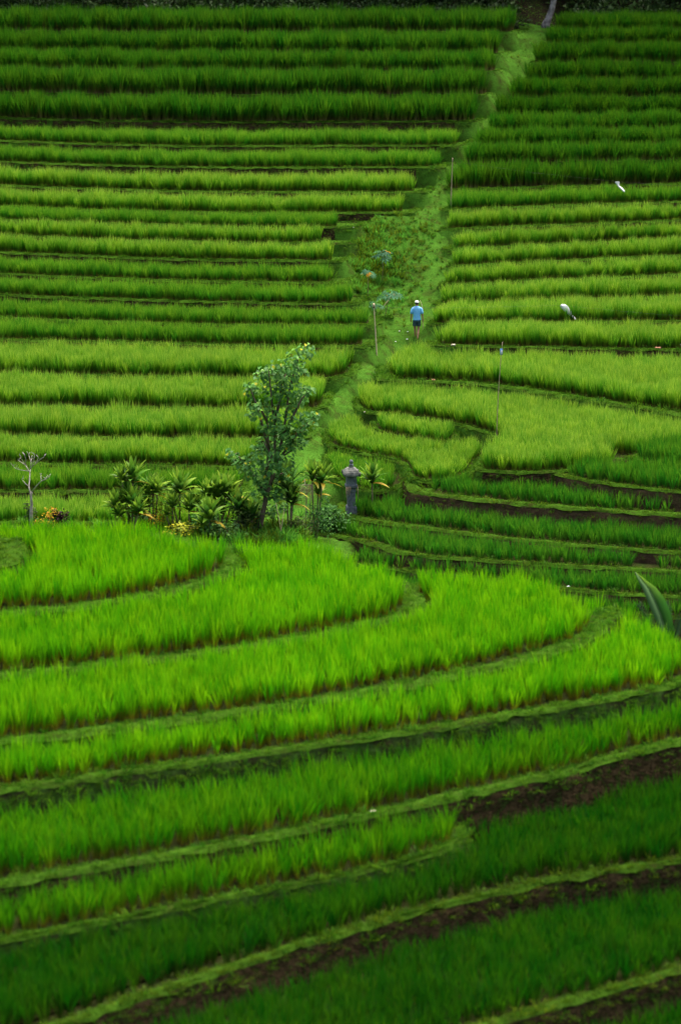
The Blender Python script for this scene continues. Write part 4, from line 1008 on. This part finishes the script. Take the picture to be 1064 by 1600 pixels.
# ------------------------------------------------------------------ poles
def pole(name, label, foot, top, rad, mat, ground=True, mid=None, knots=6):
    p0 = hit(*foot, 80); Y = p0.y
    q = at_y(*top, Y) - p0; c = at_y(*mid, Y) - p0 if mid else q * .5
    root = empty(name, p0); tag(root, label, 'pole')
    pts = []; rr_ = []
    for k in range(knots * 3 + 1):
        f = k / (knots * 3); w = (1 - f) ** 2 * Vector((0, 0, -.12)) + 2 * f * (1 - f) * c + f * f * q
        pts.append(w); rr_.append(rad * (1.15 - .5 * f) * (1.22 if k % 3 == 0 else 1.0))
    m_ = MB(); m_.tube(pts, rr_, 7); m_.build('bamboo_culm', mat, root)
    return root, p0, q
r1, p1, q1 = pole('bamboo_pole', 'pale peeled bamboo pole standing left of the walking person', (589, 556), (584, 476), .026, M_bamboo)
m_ = MB(); m_.tube([q1 * .97, q1 * 1.0, q1 * 1.03], [.05, .052, .04], 7); m_.build('pole_cap', M_bamboo, r1)
m_ = MB(); m_.tube([q1 * .945, q1 * .965], [.055, .055], 7); m_.build('wire_wrap', M_bark, r1)
r2, p2, q2 = pole('bamboo_pole', 'thin bamboo pole at the left end of the right slope, high on the footpath', (704, 328), (707, 246), .026, M_bamboo_old)
r3, p3, q3 = pole('bamboo_pole', 'very thin leaning bamboo pole with blue scrap in the wide yellow paddy', (776, 685), (785, 534), .015, M_bamboo_old, mid=(777, 615))
sc_ = MB(); c_ = q3 * .905 + Vector((-.02, -.04, 0))
for k in range(2):
    pass
sc_.quad_strip([[c_ + Vector((x, -.02 - .03 * math.sin(6 * x + z), z)) for x in (-.05, -.02, .02, .04)] for z in (-.12, -.04, .04, .1)], close=False)
sc = sc_.build('blue_scrap', M_blue, r3); sc.modifiers.new('thick', 'SOLIDIFY').thickness = .006
sc_ = MB(); sc_.quad_strip([[c_ + Vector((x, -.045, z)) for x in (-.03, 0, .03)] for z in (-.13, -.02, .04)], close=False)
sc = sc_.build('white_scrap', M_plastic, r3); sc.modifiers.new('thick', 'SOLIDIFY').thickness = .006
# bent cane from the pole towards the gully
pa = hit(590, 490, 96); pb = at_y(612, 462, pa.y + .3)
m_ = MB(); m_.tube([Vector((0, 0, -.1)), (pb - pa) * .55 + Vector((-.02, 0, -.03)), pb - pa], [.014, .011, .007], 6); o = m_.build('cane', M_bamboo_old); o.location = pa
tag(o, 'slanting bare cane between the pole and a papaya sapling', 'cane')
# ------------------------------------------------------------------ bird-scaring plastic flags on strings
def flag(label, outline, Y, seed, ends):
    """outline: left and right photo points pairs down the strip"""
    r = random.Random(seed); n = len(outline); m = MB(); c = at_y(*outline[0][0], Y)
    rings = []
    for k, (a, b) in enumerate(outline):
        dy = 0.0
        A, B = at_y(*a, Y + dy) - c, at_y(*b, Y + dy + .05) - c
        rings.append([A, A.lerp(B, .33) + Vector((0, -.05, 0)), A.lerp(B, .67) + Vector((0, -.03, .01)), B])
    m.quad_strip(rings, close=False)
    root = empty('scare_flag', c); tag(root, label, 'flag', 'plastic flags over the right slope')
    o = m.build('plastic_strip', M_plastic, root); o.modifiers.new('smooth', 'SUBSURF').levels = 2; o.modifiers['smooth'].render_levels = 2; o.modifiers.new('thick', 'SOLIDIFY').thickness = .008
    if ends:
        pts = [ends[0] - c]; 
        e0, e1 = ends
        ln = [e0 + (Vector((0, 0, 0)) - Vector((0, 0, 0)))]
        s_ = MB(); mid = Vector((0, 0, .01))
        s_.tube([e0 - c, (e0 - c) * .5 - Vector((0, 0, .05)), mid, (e1 - c) * .5 - Vector((0, 0, .1)), e1 - c], .0016, 4); s_.build('string', M_string, root)
    return root
top2 = p2 + q2 * .93
flag('upper small white plastic flag with pinched middle', [((960, 283), (968, 283)), ((962, 286), (967.5, 286.5)), ((965, 289.5), (967, 290)), ((966, 292), (971, 291.5)), ((970, 295.5), (974, 294.5)), ((975, 299.5), (976.5, 299))], 127.0, 2, (top2, at_y(1190, 292, 126)))
pr = hit(1150, 520, 80); 
flag('larger white teardrop plastic flag over the lower right rows', [((874.5, 477), (878, 474.8)), ((876.5, 480), (884, 475)), ((881, 485), (888, 479)), ((886, 489.5), (891, 484.5)), ((892, 494), (895, 491)), ((898.5, 499), (900, 498.5))], 115.6, 5, (p1 + q1 * .95, at_y(1190, 498, 114.4)))
flag('white plastic flag cut by the right picture edge', [((1059, 538), (1061, 537)), ((1061, 541), (1067, 537.5)), ((1066, 543), (1072, 539)), ((1073, 546), (1077, 544))], 111.5, 7, (at_y(900, 540, 112.2), at_y(1190, 548, 111)))

# ------------------------------------------------------------------ litter
def rock(name, label, cat, u, v, r, mat, seed, flat=.6, box=False, y0=46):
    p = hit(u, v, y0); bm = bmesh.new()
    if box: bmesh.ops.create_cube(bm, size=2); bmesh.ops.bevel(bm, geom=bm.edges[:], offset=.12, segments=2, affect='EDGES')
    else: bmesh.ops.create_icosphere(bm, subdivisions=2, radius=1)
    rn = random.Random(seed)
    for v_ in bm.verts:
        k = 1 + rn.uniform(-.12, .12) * (0.2 if box else 1); v_.co = Vector((v_.co.x * r * k * (1.0 if not box else 1.1), v_.co.y * r * .7 * k, v_.co.z * r * flat * k))
    me = bpy.data.meshes.new(name); bm.to_mesh(me); bm.free(); me.materials.append(mat)
    o = link(name, me, None, p + Vector((0, 0, r * flat * .6 + .05))); o.rotation_euler = (0, 0, rn.uniform(-.5, .5)); tag(o, label, cat); return o
rock('pale_stone', 'pale flat stone on the bund of the short near plot', 'stone', 583, 1276, .085, M_pebble, 1, .4)
rock('brick', 'reddish brick piece on the grass edge at the right', 'brick', 1028, 548, .1, M_brick, 2, .5, True, 80)
rock('brick', 'brick piece on the edge above the wide yellow paddy', 'brick', 677, 597, .07, M_brick, 3, .5, True, 80)
rock('pale_stone', 'pale stone on the edge right below the walking person', 'stone', 708, 543, .1, M_pebble, 4, .5, False, 80)
rock('pale_stone', 'pale stone at the corner of the curved paddies', 'stone', 570, 649, .06, M_pebble, 5, .5, False, 80)
rock('plastic_scrap', 'white plastic scrap on the dark strip beyond the knoll', 'litter', 888, 921, .06, M_plastic, 6, .5, False, 80)
rock('dark_clod', 'dark clod of earth on the grass end of the second near plot', 'clod', 648, 968, .07, M_bark, 7, .5)
for i, (u, v) in enumerate(((624, 520), (637, 522), (636, 532), (618, 536), (552, 360))):
    rock('plastic_scrap', ['white scrap on the path left of the person', 'pale scrap of plastic close to the left foot of the person', 'tiny white scrap just left of the person on the path', 'small white scrap farther left below the person', 'white scrap on the bank above the gully'][i], 'litter', u, v, .035, M_plastic, 10 + i, .4, False, 80)

# ------------------------------------------------------------------ young palm by the knoll's right edge
PYd = 72.5; pb_ = at_y(1048, 1004, PYd); pg = ground_z(pb_.x, pb_.y); palm = empty('young_palm', (pb_.x, pb_.y, pg)); tag(palm, 'young palm with one big folded pointed leaf beside the knoll', 'palm')
P_ = lambda u, v, dy=0.0: at_y(u, v, PYd + dy) - Vector((pb_.x, pb_.y, pg))
m_ = MB(); m_.tube([(0, 0, -.2), P_(1049, 1040), P_(1047, 1000), P_(1040, 975)], [.05, .04, .03, .02], 7); m_.build('stem', M_palm, palm)
rib = [(1047, 1008), (1040, 985), (1032, 960), (1023, 938), (1014, 920), (1003, 907), (992, 893)]
lw = [3, 9, 12, 12, 10, 6, .3]; rw = [6, 14, 17, 16, 12, 6, .3]
for nm, ww, sg, mt, dyk in (('leaf_half', lw, -1, M_palm_pale, -.10), ('leaf_half', rw, 1, M_palm, .22)):
    m_ = MB(); rings = []
    for (u, v), w in zip(rib, ww):
        A = P_(u, v); B = P_(u + sg * w * .95, v - sg * w * .15, dyk * w / 8); rings.append([A, A.lerp(B, .5) + Vector((0, -.02, 0)), B])
    m_.quad_strip(rings, close=False, attr=[k / 6 for k in range(7)]); o = m_.build(nm, mt, palm, attr=True)
    o.modifiers.new('thick', 'SOLIDIFY').thickness = .004
m_ = MB(); m_.tube([P_(u, v, -.012) for u, v in rib], [.016, .014, .012, .01, .008, .006, .003], 5); m_.build('midrib', M_palm_pale, palm)
def frond(pts, side, n, L, dy):
    m = MB(); base = [P_(u, v, dy) for u, v in pts]; m.tube(base, [.014, .011, .006], 5); fr_ = m.build('frond', M_palm_pale, palm)
    lm = MB()
    for k in range(n):
        f = (k + .5) / n; q = base[0].lerp(base[1], f * 2) if f < .5 else base[1].lerp(base[2], f * 2 - 1)
        dr = (base[2] - base[0]).normalized()
        for sg in (-1, 1):
            sd_ = Vector((sg * .8 * side, sg * .35, .25)); blade_d = (dr * .8 + sd_).normalized() * L * (1 - .45 * f)
            s_ = blade_d.cross(Vector((0, 1, 0))).normalized() * .014
            lm.poly([q - s_, q + s_, q + blade_d * .6 + s_ * .8, q + blade_d + Vector((0, 0, -.05)), q + blade_d * .6 - s_ * .8], [0, 0, .6, 1, .6])
    lm.build('leaflets', M_palm_pale, fr_, smooth=False, attr=True)
frond([(1030, 1000), (1015, 970), (997, 945)], 1, 16, .32, .5)
frond([(1052, 1000), (1062, 970), (1085, 940)], 1, 16, .34, .35)
frond([(1046, 980), (1046, 955), (1041, 940)], 1, 8, .2, .6)

# ------------------------------------------------------------------ the walking person
M_skin = solid_mat('skin', (0.26, 0.13, 0.08), (0.32, 0.165, 0.10), scale=10, rough=.6, bump=.05)
M_shirt = solid_mat('light_blue_cotton', (0.10, 0.32, 0.58), (0.15, 0.40, 0.66), scale=9, rough=.9, bump=.3)
M_short = solid_mat('dark_teal_cloth', (0.012, 0.035, 0.042), (0.02, 0.05, 0.058), scale=9, rough=.9, bump=.3)
M_cap = solid_mat('white_cap_cloth', (0.55, 0.54, 0.52), (0.68, 0.67, 0.65), scale=9, rough=.9, bump=.2)
M_hair = solid_mat('black_hair', (0.008, 0.007, 0.007), (0.018, 0.015, 0.013), scale=30, rough=.5)
pp = hit(651, 533, 80)
person = empty('person', pp, 0.0); tag(person, 'person in light blue shirt, dark shorts and white cap walking away barefoot', 'person')
HS = (at_y(651, 470, pp.y).z - pp.z) / 1.68        # 1.68 m figure
def skin_obj(name, verts, edges, mat, parent, sub=2, root=0):
    me = bpy.data.meshes.new(name); me.from_pydata([Vector(v[:3]) * HS for v in verts], edges, []); me.update(); me.materials.append(mat)
    o = link(name, me, parent); o.modifiers.new('Skin', 'SKIN'); sk = me.skin_vertices[0].data
    for k, v in enumerate(verts):
        rx, ry = (v[3], v[4]) if len(v) > 4 else (v[3], v[3]); sk[k].radius = (rx * HS, ry * HS); sk[k].use_root = (k == root)
    s = o.modifiers.new('sub', 'SUBSURF'); s.levels = sub; s.render_levels = sub
    for pl in me.polygons: pl.use_smooth = True
    o.modifiers['Skin'].use_smooth_shade = True
    return o
# looking away from the camera (+Y is forward), right foot planted, left leg trailing a little
bv = [(0, 0, .90, .13, .10), (0, .01, 1.08, .125, .085), (0, .02, 1.26, .15, .095), (0, .02, 1.38, .12, .08), (0, .03, 1.45, .05, .05), (0, .05, 1.53, .068, .075), (0, .055, 1.60, .075, .085), (0, .05, 1.655, .05, .06),
      (-.18, .02, 1.355, .055), (-.235, -.01, 1.10, .042), (-.25, .05, .88, .032), (-.25, .075, .80, .03),          # left arm
      (.18, .02, 1.355, .055), (.24, -.01, 1.10, .042), (.262, .06, .89, .032), (.265, .085, .81, .03),           # right arm
      (-.09, 0, .84, .085), (-.078, .10, .48, .056), (-.06, .10, .27, .05), (-.05, .15, .09, .031), (-.05, .23, .045, .034), (-.05, .30, .035, .027),       # left leg
      (.09, 0, .84, .085), (.07, .01, .46, .056), (.05, -.10, .27, .051), (.035, -.17, .10, .032), (.035, -.13, .04, .034), (.035, -.06, .02, .028),          # right leg
      (0, .13, 1.545, .014)]
be = [(0, 1), (1, 2), (2, 3), (3, 4), (4, 5), (5, 6), (6, 7), (3, 8), (8, 9), (9, 10), (10, 11), (3, 12), (12, 13), (13, 14), (14, 15), (0, 16), (16, 17), (17, 18), (18, 19), (19, 20), (20, 21), (0, 22), (22, 23), (23, 24), (24, 25), (25, 26), (26, 27), (5, 28)]
for hnd in (11, 15):
    hx, hy, hz = bv[hnd][:3]; sg = -1 if hnd == 11 else 1
    for k in range(4):
        a = len(bv); oy = .028 - .018 * k; ln = [.075, .085, .08, .06][k]
        bv += [(hx + sg * .004, hy + oy, hz - .04, .009), (hx - sg * .006, hy + oy + .006, hz - .04 - ln * .55, .0085), (hx - sg * .03, hy + oy + .01, hz - .04 - ln * .9, .007)]; be += [(hnd, a), (a, a + 1), (a + 1, a + 2)]
    a = len(bv); bv += [(hx - sg * .02, hy + .04, hz - .01, .011), (hx - sg * .035, hy + .05, hz - .045, .009)]; be += [(hnd, a), (a, a + 1)]
skin_obj('body', bv, be, M_skin, person)
def loft(mb, rings, n=18):
    rr_ = [[Vector((cx + rx * math.cos(6.2832 * k / n), cy + ry * math.sin(6.2832 * k / n), z_)) * HS for k in range(n)] for (cx, cy, z_, rx, ry) in rings]
    mb.quad_strip(rr_)
m_ = MB()
loft(m_, [(0, .0, .865, .178, .128), (.004, .0, .93, .172, .125), (0, .005, 1.03, .163, .117), (0, .01, 1.14, .170, .118), (0, .015, 1.25, .186, .120), (0, .02, 1.33, .200, .112), (0, .02, 1.385, .186, .098), (0, .025, 1.425, .125, .082), (0, .03, 1.455, .070, .068), (0, .032, 1.475, .056, .058)])
for sg in (-1, 1):
    m_.tube([Vector(q) * HS for q in ((sg * .09, .02, 1.375), (sg * .15, .018, 1.365), (sg * .188, .01, 1.31), (sg * .214, .0, 1.22), (sg * .230, -.005, 1.13))], [.045 * HS, .058 * HS, .064 * HS, .064 * HS, .067 * HS], 12)
m_.build('shirt', M_shirt, person)
m_ = MB(); loft(m_, [(0, 0, .93, .155, .115), (0, 0, .84, .172, .125), (0, 0, .78, .175, .125)])
for sg in (-1, 1):
    loft(m_, [(sg * .082, 0, .83, .095, .115), (sg * .086, 0, .72, .094, .105), (sg * .084, .012 * sg, .60, .092, .10)])
m_.build('shorts', M_short, person)
def dome(name, mat, c, rx, ry, rz, z0, z1, n=16):
    m = MB(); rings = []
    for k in range(7):
        a = z0 + (z1 - z0) * k / 6
        rings.append([(c[0] + rx * math.cos(a) * math.cos(6.2832 * j / n), c[1] + ry * math.cos(a) * math.sin(6.2832 * j / n), c[2] + rz * math.sin(a)) for j in range(n)])
    rings = [[Vector(q) * HS for q in r__] for r__ in rings]
    b = m.quad_strip(rings); m.cap(b + n * 6, n); return m
dome('hair', M_hair, (0, .045, 1.60), .086, .098, .10, -.75, 1.3).build('hair', M_hair, person)
cp = dome('cap', M_cap, (0, .05, 1.615), .094, .106, .092, .0, 1.45)
cp.quad_strip([[Vector((x, .14 + .085 * (1 - (x / .085) ** 2) ** .5 * f if abs(x) < .085 else .14, 1.615 - .02 * f)) * HS for x in (-.08, -.05, 0, .05, .08)] for f in (0, 1)], close=False)
cp.build('cap', M_cap, person)
for sg in (-1, 1):
    skin_obj('ear', [(sg * .088, .05, 1.555, .012, .018), (sg * .092, .045, 1.585, .012, .02)], [(0, 1)], M_skin, person, sub=1)
# the long thin cane carried in the right hand
m_ = MB(); h0 = Vector((.262, .09, .765)) * HS
cp_ = [Vector((.285, .08, .36)), Vector((.275, .085, .60)), Vector((.262, .092, .765)), Vector((.262, .10, 1.1)), Vector((.25, .13, 1.35)), Vector((.2, .2, 1.55)), Vector((.13, .3, 1.68))]
m_.tube([q * HS for q in cp_], [.014, .013, .012, .011, .009, .007, .005], 6); o = m_.build('cane', M_bamboo); o.location = pp; tag(o, 'thin curved cane held in the right hand of the person', 'cane')
